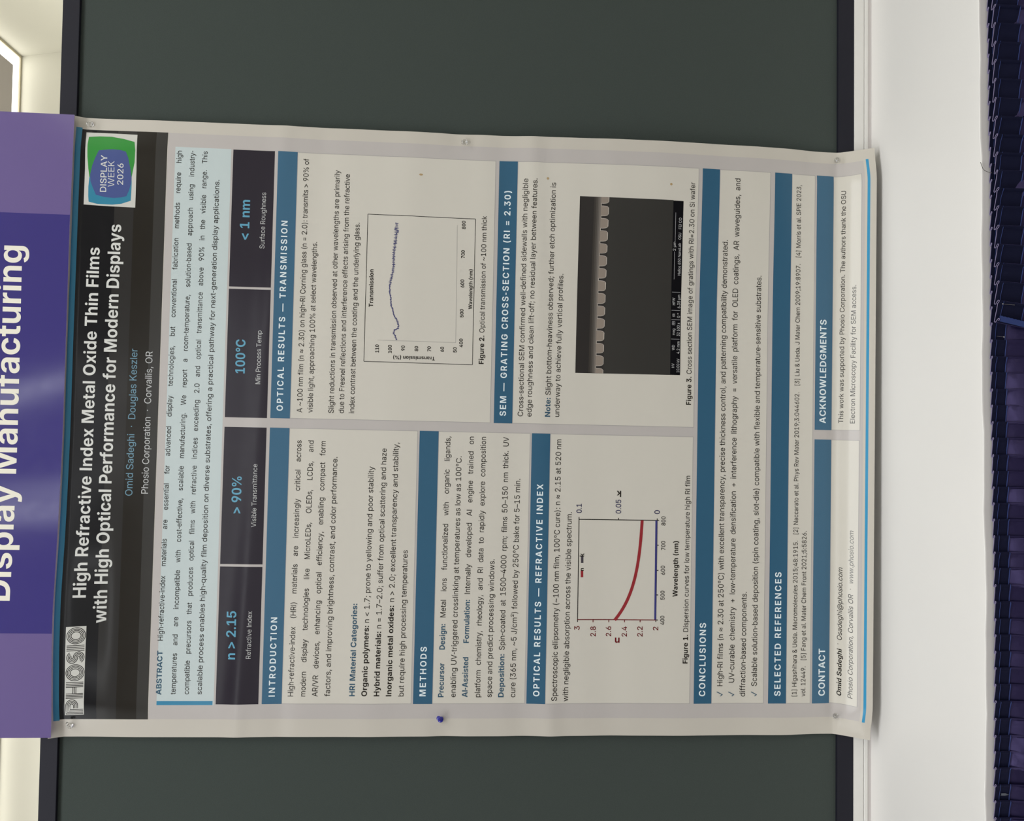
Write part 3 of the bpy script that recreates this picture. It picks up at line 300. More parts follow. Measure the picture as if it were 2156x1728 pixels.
P.a(8&E(8/g+=/g+s/d,I/X,s/G-=/0-Z.n-r.K..-k.6-(.2,T.(,+-r+_-Y+=-<*z,r*c,G*Q+r*G+;*C),*C),+N+2+N+c+R,/+a,M+v,c,8,o,Z,s-(,o-O,c-r,M.4,/.I+b.V+2.[)T.[)T&E
S.g+,&9*N&<)w&E)I&U(|&k([(,(@(L(-(r&z)A&u)p)7)p)>)H)O)&)j(h*1(T*Y(I+,(E+Y(I,&(T,H(g,a)#,q)A,v)c,r*$,e*<,P*O,4*`+k*m+B*y*F+5)c+I)0+b(b,%(E,I(3,t(.-J(1-u(=.A(P.d(k/()0/A)V/V*=/k+-/r+`/o,4/e,^/U-(/A-G/&-a.c-t.@.%-t.*-J,l-J,d-m,T./,<.F+x.W+T.b++.e*Z.b*6.V)s.F)].0)N-o)J-Q)N-3)^,v)s,c*5,S*y,<+j,*,d+h-/+U-O+>-k*}.%*].3*6.7)d.4):.)(m-p(I-V(+-6&k,j&U,<&E+d&<
Y/<*a&E*a*b&Y/g)//g*b-,+0,=+U+D+1+D+U,>+}-,-T/g/)/g+}*b+}&E'''.split('\n'),
    'L': '''E.2(E&E(E/g-M/g-M.{)9.{)9,#-3,#-3+8)9+8)9(1-Q(1-Q&E
K.g(|)v(z*t)U+Z*1,=*h,z-B/g.N/g*x+y*s+x (E&E(E/g)9/g)9,p)9*|)9*T)9&E -L&E*C+f*u,G.N&E
W2H)w&E&[/g(P/g)y*>*0)Q*A(e*P&v*F&v*U(e*f)Q*x*>,F/g-G/g.p*>/&)Q/8(e/H&v/=&v/L(e/^)Q/o*>1</g23/g/q&E.o&E-A,v-(.$,l/;,|/;,f.(,L,v*z&E'''.split('\n'),
}

def _dec(s): return [_AI[s[i]] * 89 + _AI[s[i + 1]] - 300 for i in range(0, len(s), 2)]
def _wind(p, l):
    w = 0
    for (x0, y0), (x1, y1) in zip(l, l[1:] + l[:1]):
        if (y0 <= p[1]) != (y1 <= p[1]) and p[0] < (x1 - x0) * (p[1] - y0) / (y1 - y0) + x0: w += 1 if y1 > y0 else -1
    return w
FONT = {}
for st, rows in GLYPHS.items():
    FONT[st] = {}
    for row in rows:
        adv = _dec(row[1:3])[0]; loops = []
        if len(row) > 3:
            for c in row[3:].split(' '):
                n = _dec(c); loops.append([(n[i], n[i + 1]) for i in range(0, len(n), 2)])
        pts = [p for l in loops for p in l]
        tris = []
        if loops:
            ed = []; o_ = 0
            for l in loops:
                ed += [(o_ + i, o_ + (i + 1) % len(l)) for i in range(len(l))]; o_ += len(l)
            vv, _e, ff, *_rest = delaunay_2d_cdt([Vector(p) for p in pts], ed, [], 0, 1e-4)
            pts = [(p.x, p.y) for p in vv]
            for f_ in ff:                       # keep what the outline winds around
                cx = sum(pts[i][0] for i in f_) / 3; cy = sum(pts[i][1] for i in f_) / 3
                if sum(_wind((cx, cy), l) for l in loops): tris.append(tuple(f_))
        xs = [p[0] for p in pts] or [0, adv]
        FONT[st][row[0]] = (adv, pts, tris, min(xs), max(xs))
CAPU = 745.0
def text_tris(st, s, cap, width=None, just=0, sxj=0.965):
    """flat lettering: vertices (x, y) in mm from the first ink on the baseline, and triangles"""
    f = FONT[st[0]]; k = cap / CAPU
    G = [f[c] for c in s]
    nat = (sum(g[0] for g in G) - G[0][3] - (G[-1][0] - G[-1][4])) * k
    sx = 1.0; gap = 0.0; trk = 0.0
    if len(s) > 1 and width:
        nsp = s.count(' ')
        if just == 1 and nsp:
            sx = sxj; gap = (width - nat * sx) / nsp
            if gap < -0.12 * cap: sx = width / nat; gap = 0.0
        elif just == 2:
            sx = 0.97; trk = (width - nat * sx) / (len(s) - 1)
        else: sx = width / nat
    x = -G[0][3] * k * sx; V = []; T = []
    for c, g in zip(s, G):
        o = len(V)
        for px, py in g[1]: V.append((x + (px * k + (0.19 * py * k if 'I' in st else 0)) * sx, py * k))
        T += [(a + o, b + o, d + o) for a, b, d in g[2]]
        x += g[0] * k * sx + trk + (gap if c == ' ' else 0)
    return V, T

# ------------------------------------------------------------------ the poster's surface
PTX, PTZ, PC, PS = -0.4617412, 1.1992315, 0.9999702, -0.0077182
def _pl(P,x):
    n=len(P)
    if x<=P[0][0]: return P[0][1]
    if x>=P[-1][0]: return P[-1][1]
    for i in range(n-1):
        if x<=P[i+1][0]:
            h=P[i+1][0]-P[i][0]; m=(P[i+1][1]-P[i][1])/h
            def tan(j):
                if j==0 or j==n-1: return m
                d0=(P[j][1]-P[j-1][1])/(P[j][0]-P[j-1][0]); d1=(P[j+1][1]-P[j][1])/(P[j+1][0]-P[j][0])
                return 0. if d0*d1<=0 else 2*d0*d1/(d0+d1)
            t=(x-P[i][0])/h; a=tan(i)*h; c=tan(i+1)*h
            return P[i][1]*(2*t**3-3*t*t+1)+a*(t**3-2*t*t+t)+P[i+1][1]*(3*t*t-2*t**3)+c*(t**3-t*t)
_IN=[(-.016,.003),(-.004,.001),(.006,-.001),(.02,-.001),(.06,0),(1.13,0),(1.150,-.001),(1.163,-.0025),(1.172,.001),(1.180,.006),(1.196,.0205),(1.205,.027),(1.216,.031)]
_ED=[(-.016,.003),(-.004,-.003),(.006,-.007),(.02,-.007),(.12,-.003),(.3,-.001),(.53,-.001),(.56,-.003),(.6,-.001),(1.08,-.001),(1.15,-.006),(1.165,-.0060),(1.171,-.0040),(1.178,0.),(1.186,.005),(1.196,.0115),(1.205,.018),(1.216,.024)]
_RB=[(.58,0),(.68,.004),(.80,.011),(.92,.010),(1.02,.007),(1.12,0)]
_TB=[(-.03,0),(.0,.001),(.05,.0045),(.11,.0082),(.165,.0090),(.21,.0070),(.257,.0038),(.33,.0008),(.42,-.0008),(.57,.0006),(.75,.0008),(.9,0)]
_RG=[(.275,.016,.0016),(.335,.02,-.0012),(.47,.03,.0013),(.655,.02,-.0014),(.70,.016,.0022),(.79,.03,-.0014),(.90,.035,.0012),(1.0,.03,-.0011)]
def disp(u,v):
    e=min(u+.027,.893-u); w=max(0.,min(1.,e/.055)); w=w*w*(3-2*w)
    d=_pl(_IN,v)*w+_pl(_ED,v)*(1-w)
    if u>.6:
        k=min(1.,(u-.6)/.28);d+=_pl(_RB,v)*k*k*(3-2*k)
    if v<.075:
        k=min(1.,(.075-v)/.075);d+=_pl(_TB,u)*k*k*(3-2*k)
    s=.35+.65*min(1.,abs(u-.43)/.43)
    for c,sg,a in _RG:
        x=(v-c-.05*(u-.43)*(1 if c<.6 else -1))/sg
        if abs(x)<3.2: d+=a*s*math.exp(-x*x)
    return d

def S(u, v, lift=0.0):
    """point of the hanging sheet at u, v (metres from the print's top left corner)"""
    return (PTX + PC * u + PS * v, -disp(u, v) - lift, PTZ + PS * u - PC * v)
ULO, UHI, VLO, VHI = -0.0265, 0.8921, -0.0140, 1.2135
def _lines(lo, hi, fine):
    L = []; x = lo
    while x < hi: L.append(round(x, 5)); x += fine(x)
    return L + [hi]
GU = _lines(ULO, UHI, lambda x: 0.005 if x < .04 or x > .83 else 0.011)
GV = _lines(VLO, VHI, lambda x: 0.0022 if x > 1.135 or x < .03 else 0.0055)
def _span(G, a, b): return [a] + [g for g in G if a + 4e-4 < g < b - 4e-4] + [b]
def patch(name, quads, material, parent, lift):
    """printed flat areas (u0, u1, v0, v1), following the sheet"""
    V = []; F = []
    for (a, b, c, d) in quads:
        us, vs = _span(GU, a, b), _span(GV, c, d); o = len(V)
        for v in vs:
            for u in us: V.append(S(u, v, lift))
        n = len(us)
        for j in range(len(vs) - 1):
            for i in range(n - 1): F.append((o + j * n + i, o + (j + 1) * n + i, o + (j + 1) * n + i + 1, o + j * n + i + 1))
    return link(name, V, F, material, parent, True)
def rings(a, b, c, d, w):
    """thin border quads around a rectangle"""
    return [(a, b, c, c + w), (a, b, d - w, d), (a, a + w, c + w, d - w), (b - w, b, c + w, d - w)]
def poly(name, polys, material, parent, lift):
    """printed outlines in mm, cut along the sheet's own grid so that they follow its curve"""
    bm = bmesh.new()
    for p in polys:
        vs = [bm.verts.new((u / 1000, v / 1000, 0)) for u, v in p]
        if len(p) == 4:
            bm.faces.new(vs)
        else:
            for t in tessellate_polygon([[Vector((u, v, 0)) for u, v in p]]): bm.faces.new([vs[i] for i in t])
    us = [v.co.x for v in bm.verts]; vv = [v.co.y for v in bm.verts]
    for G, ax, lo, hi in ((GU, 0, min(us), max(us)), (GV, 1, min(vv), max(vv))):
        for g_ in G:
            if lo + 2e-4 < g_ < hi - 2e-4:
                co = (g_, 0, 0) if ax == 0 else (0, g_, 0); no = (1, 0, 0) if ax == 0 else (0, 1, 0)
                bmesh.ops.bisect_plane(bm, geom=bm.verts[:] + bm.edges[:] + bm.faces[:], dist=1e-7, plane_co=co, plane_no=no)
    bm.verts.index_update()
    V = [S(v.co.x, v.co.y, lift) for v in bm.verts]; F = [tuple(v.index for v in f.verts) for f in bm.faces]
    bm.free()
    return link(name, V, F, material, parent, True)
def stroke(pts, w, sub=0):
    """closed outline of a polyline of width w"""
    n = len(pts); L = []; R = []
    for i, p in enumerate(pts):
        a = pts[max(i - 1, 0)]; b = pts[min(i + 1, n - 1)]
        t = Vector((b[0] - a[0], b[1] - a[1])); t.normalize()
        m = 1.0
        if 0 < i < n - 1:
            d1 = Vector((p[0] - a[0], p[1] - a[1])).normalized(); m = 1 / max(.5, abs(d1.dot(t)))
        L.append((p[0] - t.y * w / 2 * m, p[1] + t.x * w / 2 * m)); R.append((p[0] + t.y * w / 2 * m, p[1] - t.x * w / 2 * m))
    return [[L[i], L[i + 1], R[i + 1], R[i]] for i in range(n - 1)]
def letters(name, items, material, parent, lift):
    """items: (style, cap, u, v0, v1, width, text, just) in mm, or with a rotation flag"""
    V = []; F = []
    for (st, cap, u0, u1, v0, v1, s, just, rot) in items:
        if s == '✓':
            o = len(V); k = cap
            P = [(0, .32), (.10, .42), (.30, .13), (.74, 1.05), (.86, 1.0), (.32, -.10)]
            V += [S((u0 + x * k) / 1000, (v0 - y * k) / 1000, lift) for x, y in P]
            F += [tuple(o + i for i in t) for t in tessellate_polygon([[Vector((x, y, 0)) for x, y in P]])]
            continue
        W = math.hypot(u1 - u0, v1 - v0) if rot else u1 - u0
        vt, tt = text_tris(st, s, cap, W, just); o = len(V)
        for x, y in vt:
            if rot: V.append(S((u0 - y) / 1000, (v0 - x) / 1000, lift))
            else: V.append(S((u0 + x) / 1000, (v0 + (v1 - v0) * x / max(W, 1) - y) / 1000, lift))
        F += [tuple(i + o for i in t) for t in tt]
    return link(name, V, F, material, parent)

TEXT = [
    ('header_banner', 'title_text', 'white', 'B', 17.82, 178.7, 695.5, 33.3, 32.9, 'High Refractive Index Metal Oxide Thin Films', 0),
    ('header_banner', 'title_text', 'white', 'B', 18.23, 141.4, 731.1, 62.0, 62.8, 'with High Optical Performance for Modern Displays', 0),
    ('header_banner', 'author_text', 'ltblue', 'R', 10.24, 328.1, 419.2, 92.6, 92.6, 'Omid Sadeghi', 0),
    ('header_banner', 'author_text', 'ltblue', 'R', 10.27, 429.6, 431.3, 92.8, 92.8, '·', 0),
    ('header_banner', 'author_text', 'ltblue', 'R', 10.27, 441.6, 546.1, 93.0, 92.7, 'Douglas Keszler', 0),
    ('header_banner', 'affiliation_text', 'silver', 'R', 9.86, 331.5, 444.8, 115.2, 115.0, 'Phosio Corporation', 0),
    ('header_banner', 'affiliation_text', 'silver', 'R', 9.89, 454.1, 455.8, 115.0, 115.0, '·', 0),
    ('header_banner', 'affiliation_text', 'silver', 'R', 9.89, 465.1, 542.7, 115.0, 114.7, 'Corvallis, OR', 0),
    ('abstract_panel', 'abstract_heading', 'blue', 'B', 7.43, 36.3, 100.7, 143.9, 143.8, 'ABSTRACT', 0),
    ('abstract_panel', 'abstract_text', 'ink', 'R', 7.45, 115.7, 846.3, 143.6, 147.2, 'High-refractive-index materials are essential for advanced display technologies, but conventional fabrication methods require high', 1),
    ('abstract_panel', 'abstract_text', 'ink', 'R', 7.45, 36.8, 847.2, 164.5, 166.3, 'temperatures and are incompatible with cost-effective, scalable manufacturing. We report a room-temperature, solution-based approach using industry-', 1),
    ('abstract_panel', 'abstract_text', 'ink', 'R', 7.47, 37.0, 847.2, 183.6, 184.9, 'compatible precursors that produces optical films with refractive indices exceeding 2.0 and optical transmittance above 90% in the visible range. This', 1),
    ('abstract_panel', 'abstract_text', 'ink', 'R', 7.48, 36.8, 804.6, 202.2, 203.7, 'scalable process enables high-quality film deposition on diverse substrates, offering a practical pathway for next-generation display applications.', 0),
    ('stat_box0', 'value_text', 'sky', 'B', 14.04, 88.5, 159.4, 249.4, 249.0, 'n > 2.15', 0),
    ('stat_box0', 'caption_text', 'silver', 'R', 6.95, 89.4, 159.4, 271.9, 271.9, 'Refractive Index', 0),
    ('stat_box1', 'value_text', 'sky', 'B', 14.01, 304.4, 359.3, 250.8, 250.5, '> 90%', 0),
    ('stat_box1', 'caption_text', 'silver', 'R', 7.04, 284.3, 378.3, 273.8, 273.0, 'Visible Transmittance', 0),
    ('stat_box2', 'value_text', 'sky', 'B', 13.99, 513.6, 564.6, 250.2, 249.7, '100°C', 0),
    ('stat_box2', 'caption_text', 'silver', 'R', 7.18, 498.1, 578.7, 273.5, 273.3, 'Min Process Temp', 0),
    ('stat_box3', 'value_text', 'sky', 'B', 14.04, 715.5, 775.9, 250.2, 250.1, '< 1 nm', 0),
    ('stat_box3', 'caption_text', 'silver', 'R', 7.27, 702.9, 788.2, 273.5, 273.5, 'Surface Roughness', 0),
    ('introduction_panel', 'heading_text', 'head', 'B', 9.12, 33.3, 150.4, 308.6, 308.8, 'INTRODUCTION', 2),
    ('introduction_panel', 'body_text', 'ink', 'R', 8.08, 33.7, 415.0, 335.4, 336.8, 'High-refractive-index (HRI) materials are increasingly critical across', 1),
    ('introduction_panel', 'body_text', 'ink', 'R', 8.04, 33.8, 415.1, 353.3, 354.9, 'modern display technologies like MicroLEDs, OLEDs, LCDs, and', 1),
    ('introduction_panel', 'body_text', 'ink', 'R', 8.05, 33.6, 414.7, 371.2, 372.9, 'AR/VR devices, enhancing optical efficiency, enabling compact form', 1),
    ('introduction_panel', 'body_text', 'ink', 'R', 8.07, 33.9, 391.0, 389.6, 390.9, 'factors, and improving brightness, contrast, and color performance.', 0),
    ('introduction_panel', 'lead_in_text', 'blue', 'B', 8.12, 34.2, 171.6, 426.3, 426.5, 'HRI Material Categories:', 0),
    ('introduction_panel', 'body_text', 'ink', 'B', 8.12, 34.2, 139.0, 444.3, 444.7, 'Organic polymers:', 0),
    ('introduction_panel', 'body_text', 'ink', 'R', 8.15, 143.6, 377.9, 444.8, 445.7, 'n < 1.7; prone to yellowing and poor stability', 0),
    ('introduction_panel', 'body_text', 'ink', 'B', 8.11, 34.2, 130.4, 462.7, 463.1, 'Hybrid materials:', 0),
    ('introduction_panel', 'body_text', 'ink', 'R', 8.13, 135.3, 405.4, 463.1, 464.2, 'n = 1.7–2.0; suffer from optical scattering and haze', 0),
    ('introduction_panel', 'body_text', 'ink', 'B', 8.13, 34.0, 169.1, 480.7, 481.2, 'Inorganic metal oxides:', 0),
    ('introduction_panel', 'body_text', 'ink', 'R', 8.16, 174.9, 414.8, 481.3, 482.2, 'n > 2.0; excellent transparency and stability,', 0),
    ('introduction_panel', 'body_text', 'ink', 'R', 8.16, 33.8, 252.5, 499.0, 499.8, 'but require high processing temperatures', 0),
    ('methods_panel', 'heading_text', 'head', 'B', 9.41, 33.9, 107.8, 532.1, 532.2, 'METHODS', 2),
    ('methods_panel', 'lead_in_text', 'blue', 'B', 8.22, 32.5, 141.8, 558.8, 559.2, 'Precursor Design:', 1),
    ('methods_panel', 'body_text', 'ink', 'R', 8.24, 152.0, 425.6, 559.2, 560.2, 'Metal ions functionalized with organic ligands,', 1),
    ('methods_panel', 'body_text', 'ink', 'R', 8.24, 32.5, 395.8, 577.0, 577.8, 'enabling UV-triggered crosslinking at temperatures as low as 100°C.', 0),
    ('methods_panel', 'lead_in_text', 'blue', 'B', 8.25, 32.5, 178.5, 594.9, 595.3, 'AI-Assisted Formulation:', 1),
    ('methods_panel', 'body_text', 'ink', 'R', 8.28, 187.7, 426.0, 595.3, 595.9, 'Internally developed AI engine trained on', 1),
    ('methods_panel', 'body_text', 'ink', 'R', 8.27, 32.4, 426.1, 614.0, 614.4, 'platform chemistry, rheology, and RI data to rapidly explore composition', 1),
    ('methods_panel', 'body_text', 'ink', 'R', 8.29, 32.4, 240.4, 631.5, 631.4, 'space and predict processing windows.', 0),
    ('methods_panel', 'lead_in_text', 'blue', 'B', 8.32, 32.3, 96.9, 649.7, 649.6, 'Deposition:', 1),
    ('methods_panel', 'body_text', 'ink', 'R', 8.34, 103.4, 426.7, 649.6, 649.3, 'Spin-coated at 1500–4000 rpm; films 50–150 nm thick. UV', 1),
    ('methods_panel', 'body_text', 'ink', 'R', 8.35, 32.0, 363.0, 667.4, 668.2, 'cure (365 nm, ~5 J/cm²) followed by 250°C bake for 5–15 min.', 0),
    ('refractive_index_panel', 'heading_text', 'head', 'B', 9.46, 33.7, 355.9, 704.2, 703.6, 'OPTICAL RESULTS — REFRACTIVE INDEX', 2),
    ('refractive_index_panel', 'body_text', 'ink', 'R', 8.49, 27.3, 424.7, 730.9, 730.3, 'Spectroscopic ellipsometry (~100 nm film, 100°C cure): n ≈ 2.15 at 520 nm', 0),
    ('refractive_index_panel', 'body_text', 'ink', 'R', 8.42, 26.2, 313.5, 748.3, 748.7, 'with negligible absorption across the visible spectrum.', 0),
    ('refractive_index_panel', 'figure_caption', 'ink', 'B', 7.73, 83.9, 127.7, 932.7, 932.8, 'Figure 1.', 0),
    ('refractive_index_panel', 'figure_caption', 'ink', 'R', 7.74, 132.3, 372.4, 932.9, 932.8, 'Dispersion curves for low temperature high RI film', 0),
    ('transmission_panel', 'heading_text', 'head', 'B', 9.24, 458.8, 746.3, 307.9, 306.9, 'OPTICAL RESULTS — TRANSMISSION', 2),
    ('transmission_panel', 'body_text', 'ink', 'R', 7.75, 457.0, 842.8, 336.3, 335.7, 'A ~100 nm film (n ≈ 2.30) on high-RI Corning glass (n = 2.0): transmits > 90% of', 0),
    ('transmission_panel', 'body_text', 'ink', 'R', 7.79, 457.1, 716.3, 352.0, 351.3, 'visible light, approaching 100% at select wavelengths.', 0),
    ('transmission_panel', 'body_text', 'ink', 'R', 7.79, 457.2, 827.2, 383.3, 382.5, 'Slight reductions in transmission observed at other wavelengths are primarily', 0),
    ('transmission_panel', 'body_text', 'ink', 'R', 7.8, 457.4, 821.6, 398.5, 398.0, 'due to Fresnel reflections and interference effects arising from the refractive', 0),
    ('transmission_panel', 'body_text', 'ink', 'R', 7.82, 457.7, 747.8, 414.0, 414.6, 'index contrast between the coating and the underlying glass.', 0),
    ('transmission_panel', 'figure_caption', 'ink', 'B', 7.64, 537.6, 581.2, 608.2, 608.2, 'Figure 2.', 0),
    ('transmission_panel', 'figure_caption', 'ink', 'R', 7.65, 585.7, 765.8, 608.1, 608.0, 'Optical transmission of ~100 nm thick', 0),
    ('cross_section_panel', 'heading_text', 'head', 'B', 9.64, 458.9, 806.2, 644.1, 644.3, 'SEM — GRATING CROSS-SECTION (RI = 2.30)', 2),
    ('cross_section_panel', 'body_text', 'ink', 'R', 8.02, 458.9, 825.6, 670.2, 670.3, 'Cross-sectional SEM confirmed well-defined sidewalls with negligible', 0),
    ('cross_section_panel', 'body_text', 'ink', 'R', 8.02, 458.7, 825.9, 683.3, 684.5, 'edge roughness and clean lift-off; no residual layer between features.', 0),
    ('cross_section_panel', 'lead_in_text', 'blue', 'B', 8.12, 459.1, 488.1, 712.1, 712.2, 'Note:', 0),
    ('cross_section_panel', 'body_text', 'ink', 'R', 8.13, 492.7, 820.9, 712.3, 713.5, 'Slight bottom-heaviness observed; further etch optimization is', 0),
    ('cross_section_panel', 'body_text', 'ink', 'R', 8.1, 459.4, 680.3, 726.3, 728.2, 'underway to achieve fully vertical profiles.', 0),
    ('cross_section_panel', 'figure_caption', 'ink', 'B', 7.86, 482.7, 526.6, 932.4, 932.5, 'Figure 3.', 0),
    ('cross_section_panel', 'figure_caption', 'ink', 'R', 7.87, 530.9, 829.4, 932.5, 931.3, 'Cross section SEM image of gratings with RI=2.30 on Si wafer', 0),
    ('conclusions_panel', 'heading_text', 'head', 'B', 9.93, 33.7, 145.9, 961.4, 961.2, 'CONCLUSIONS', 2),
    ('conclusions_panel', 'check_mark', 'blue', 'R', 8.7, 33.3, 41.8, 988.6, 988.7, '✓', 0),
    ('conclusions_panel', 'check_mark', 'blue', 'R', 8.72, 33.1, 41.6, 1006.9, 1007.0, '✓', 0),
    ('conclusions_panel', 'check_mark', 'blue', 'R', 8.58, 33.2, 41.7, 1042.8, 1042.8, '✓', 0),
    ('conclusions_panel', 'body_text', 'ink', 'R', 8.7, 49.2, 742.4, 988.7, 986.4, 'High-RI films (n ≈ 2.30 at 250°C) with excellent transparency, precise thickness control, and patterning compatibility demonstrated.', 0),
    ('conclusions_panel', 'body_text', 'ink', 'R', 8.72, 54.4, 839.3, 1007.1, 1004.2, 'UV-curable chemistry + low-temperature densification + interference lithography = versatile platform for OLED coatings, AR waveguides, and', 1),
    ('conclusions_panel', 'body_text', 'ink', 'R', 8.63, 33.0, 193.9, 1024.7, 1025.2, 'diffraction-based components.', 0),
    ('conclusions_panel', 'body_text', 'ink', 'R', 8.59, 49.1, 688.4, 1042.9, 1041.8, 'Scalable solution-based deposition (spin coating, slot-die) compatible with flexible and temperature-sensitive substrates.', 0),
    ('references_panel', 'heading_text', 'head', 'B', 9.99, 34.0, 225.0, 1080.7, 1080.0, 'SELECTED REFERENCES', 2),
    ('references_panel', 'body_text', 'ink', 'R', 7.21, 33.3, 274.3, 1106.1, 1105.8, '[1] Higashihara & Ueda. Macromolecules 2015;48:1915.', 0),
    ('references_panel', 'body_text', 'ink', 'R', 7.26, 284.3, 506.6, 1105.8, 1105.5, '[2] Naccarato et al. Phys Rev Mater 2019;3:044602.', 0),
    ('references_panel', 'body_text', 'ink', 'R', 7.3, 517.4, 709.3, 1105.5, 1105.1, '[3] Liu & Ueda. J Mater Chem 2009;19:8907.', 0),
    ('references_panel', 'body_text', 'ink', 'R', 7.42, 720.1, 834.9, 1105.1, 1104.7, '[4] Morris et al. SPIE 2023,', 0),
    ('references_panel', 'body_text', 'ink', 'R', 7.22, 33.3, 79.5, 1120.2, 1120.1, 'vol. 12449.', 0),
    ('references_panel', 'body_text', 'ink', 'R', 7.23, 89.3, 289.5, 1120.1, 1119.6, '[5] Fang et al. Mater Chem Front 2021;5:5826.', 0),
    ('contact_panel', 'heading_text', 'head', 'B', 10.66, 34.0, 106.9, 1152.1, 1151.9, 'CONTACT', 2),
    ('contact_panel', 'body_text', 'ink', 'BI', 6.01, 34.5, 106.5, 1176.3, 1176.5, 'Omid Sadeghi', 0),
    ('contact_panel', 'body_text', 'ink', 'RI', 6.17, 113.7, 115.2, 1174.4, 1174.4, '·', 0),
    ('contact_panel', 'body_text', 'ink', 'RI', 6.03, 120.3, 232.9, 1176.3, 1176.4, 'Osadeghi@phosio.com', 0),
    ('contact_panel', 'body_text', 'ink', 'RI', 5.27, 33.5, 193.0, 1189.0, 1188.8, 'Phosio Corporation, Corvallis OR', 0),
    ('contact_panel', 'body_text', 'ink', 'RI', 5.3, 200.7, 202.1, 1188.3, 1188.3, '·', 0),
    ('contact_panel', 'website_text', 'grey', 'RI', 5.29, 209.7, 291.5, 1188.8, 1188.8, 'www.phosio.com', 0),
    ('acknowledgments_panel', 'heading_text', 'head', 'B', 10.61, 458.8, 622.6, 1149.3, 1149.0, 'ACKNOWLEDGMENTS', 2),
    ('acknowledgments_panel', 'body_text', 'ink', 'R', 6.12, 459.6, 828.3, 1175.7, 1176.7, 'This work was supported by Phosio Corporation. The authors thank the OSU', 0),
    ('acknowledgments_panel', 'body_text', 'ink', 'R', 5.33, 459.4, 676.8, 1189.1, 1189.3, 'Electron Microscopy Facility for SEM access.', 0),
    ('transmission_chart', 'chart_title', 'ink', 'B', 6.44, 619.8, 677.3, 438.1, 437.4, 'Transmission', 0),
    ('transmission_chart', 'tick_labels', 'ink', 'B', 5.37, 550.6, 562.8, 448.7, 448.4, '110', 0),
    ('transmission_chart', 'tick_labels', 'ink', 'B', 5.38, 550.3, 562.8, 468.1, 467.8, '100', 0),
    ('transmission_chart', 'tick_labels', 'ink', 'B', 5.38, 554.6, 562.3, 487.8, 487.6, '90', 0),
    ('transmission_chart', 'tick_labels', 'ink', 'B', 5.39, 554.4, 562.1, 508.0, 507.8, '80', 0),
    ('transmission_chart', 'tick_labels', 'ink', 'B', 5.41, 554.6, 562.3, 527.4, 527.2, '70', 0),
    ('transmission_chart', 'tick_labels', 'ink', 'B', 5.42, 554.4, 562.3, 547.1, 546.9, '60', 0),
    ('transmission_chart', 'tick_labels', 'ink', 'B', 5.43, 554.0, 562.1, 566.6, 566.4, '50', 0),
    ('transmission_chart', 'tick_labels', 'ink', 'B', 5.44, 562.4, 575.5, 575.7, 575.4, '400', 0),
    ('transmission_chart', 'tick_labels', 'ink', 'B', 5.45, 608.2, 620.9, 575.7, 575.4, '500', 0),
    ('transmission_chart', 'tick_labels', 'ink', 'B', 5.45, 654.1, 666.5, 575.6, 575.3, '600', 0),
    ('transmission_chart', 'tick_labels', 'ink', 'B', 5.46, 699.4, 711.7, 575.5, 575.3, '700', 0),
    ('transmission_chart', 'tick_labels', 'ink', 'B', 5.46, 744.4, 757.2, 575.7, 575.4, '800', 0),
    ('transmission_chart', 'axis_title', 'ink', 'B', 5.53, 621.2, 682.7, 588.5, 588.0, 'Wavelength (nm)', 0),
    ('dispersion_chart', 'left_axis_labels', 'red', 'M', 8.23, 134.2, 139.5, 764.1, 764.0, '3', 0),
    ('dispersion_chart', 'left_axis_labels', 'red', 'M', 8.28, 124.3, 139.5, 789.3, 789.1, '2.8', 0),
    ('dispersion_chart', 'left_axis_labels', 'red', 'M', 8.23, 124.4, 139.6, 813.3, 813.0, '2.6', 0),
    ('dispersion_chart', 'left_axis_labels', 'red', 'M', 8.23, 124.3, 139.7, 837.7, 837.4, '2.4', 0),
    ('dispersion_chart', 'left_axis_labels', 'red', 'M', 8.27, 124.5, 139.9, 861.9, 861.7, '2.2', 0),
    ('dispersion_chart', 'left_axis_labels', 'red', 'M', 8.27, 134.2, 139.8, 886.2, 886.1, '2', 0),
    ('dispersion_chart', 'right_axis_labels', 'navy', 'M', 8.27, 312.5, 326.5, 764.1, 763.8, '0.1', 0),
    ('dispersion_chart', 'right_axis_labels', 'navy', 'M', 8.27, 312.5, 333.6, 825.3, 824.9, '0.05', 0),
    ('dispersion_chart', 'right_axis_labels', 'navy', 'M', 8.32, 312.6, 318.1, 885.7, 885.7, '0', 0),
    ('dispersion_chart', 'tick_labels', 'ink', 'M', 6.36, 142.7, 156.5, 895.5, 895.3, '400', 0),
    ('dispersion_chart', 'tick_labels', 'ink', 'M', 6.37, 181.1, 194.9, 895.2, 895.0, '500', 0),
    ('dispersion_chart', 'tick_labels', 'ink', 'M', 6.38, 219.4, 233.2, 895.2, 894.9, '600', 0),
    ('dispersion_chart', 'tick_labels', 'ink', 'M', 6.39, 257.4, 271.2, 895.2, 894.9, '700', 0),
    ('dispersion_chart', 'tick_labels', 'ink', 'M', 6.4, 295.2, 309.1, 894.9, 894.7, '800', 0),
    ('dispersion_chart', 'axis_title', 'ink', 'B', 7.69, 185.9, 271.3, 915.4, 915.5, 'Wavelength (nm)', 0),
    ('dispersion_chart', 'legend_text', 'ink', 'B', 6.05, 224.1, 228.6, 768.9, 768.8, 'n', 0),
    ('dispersion_chart', 'legend_text', 'ink', 'B', 7.01, 246.0, 249.8, 769.0, 769.0, 'k', 0),
    ('micrograph', 'data_bar_text', 'silver', 'R', 4.22, 540.0, 546.6, 905.0, 904.9, 'HV', 0),
    ('micrograph', 'data_bar_text', 'silver', 'R', 4.22, 567.2, 575.4, 905.1, 904.9, 'WD', 0),
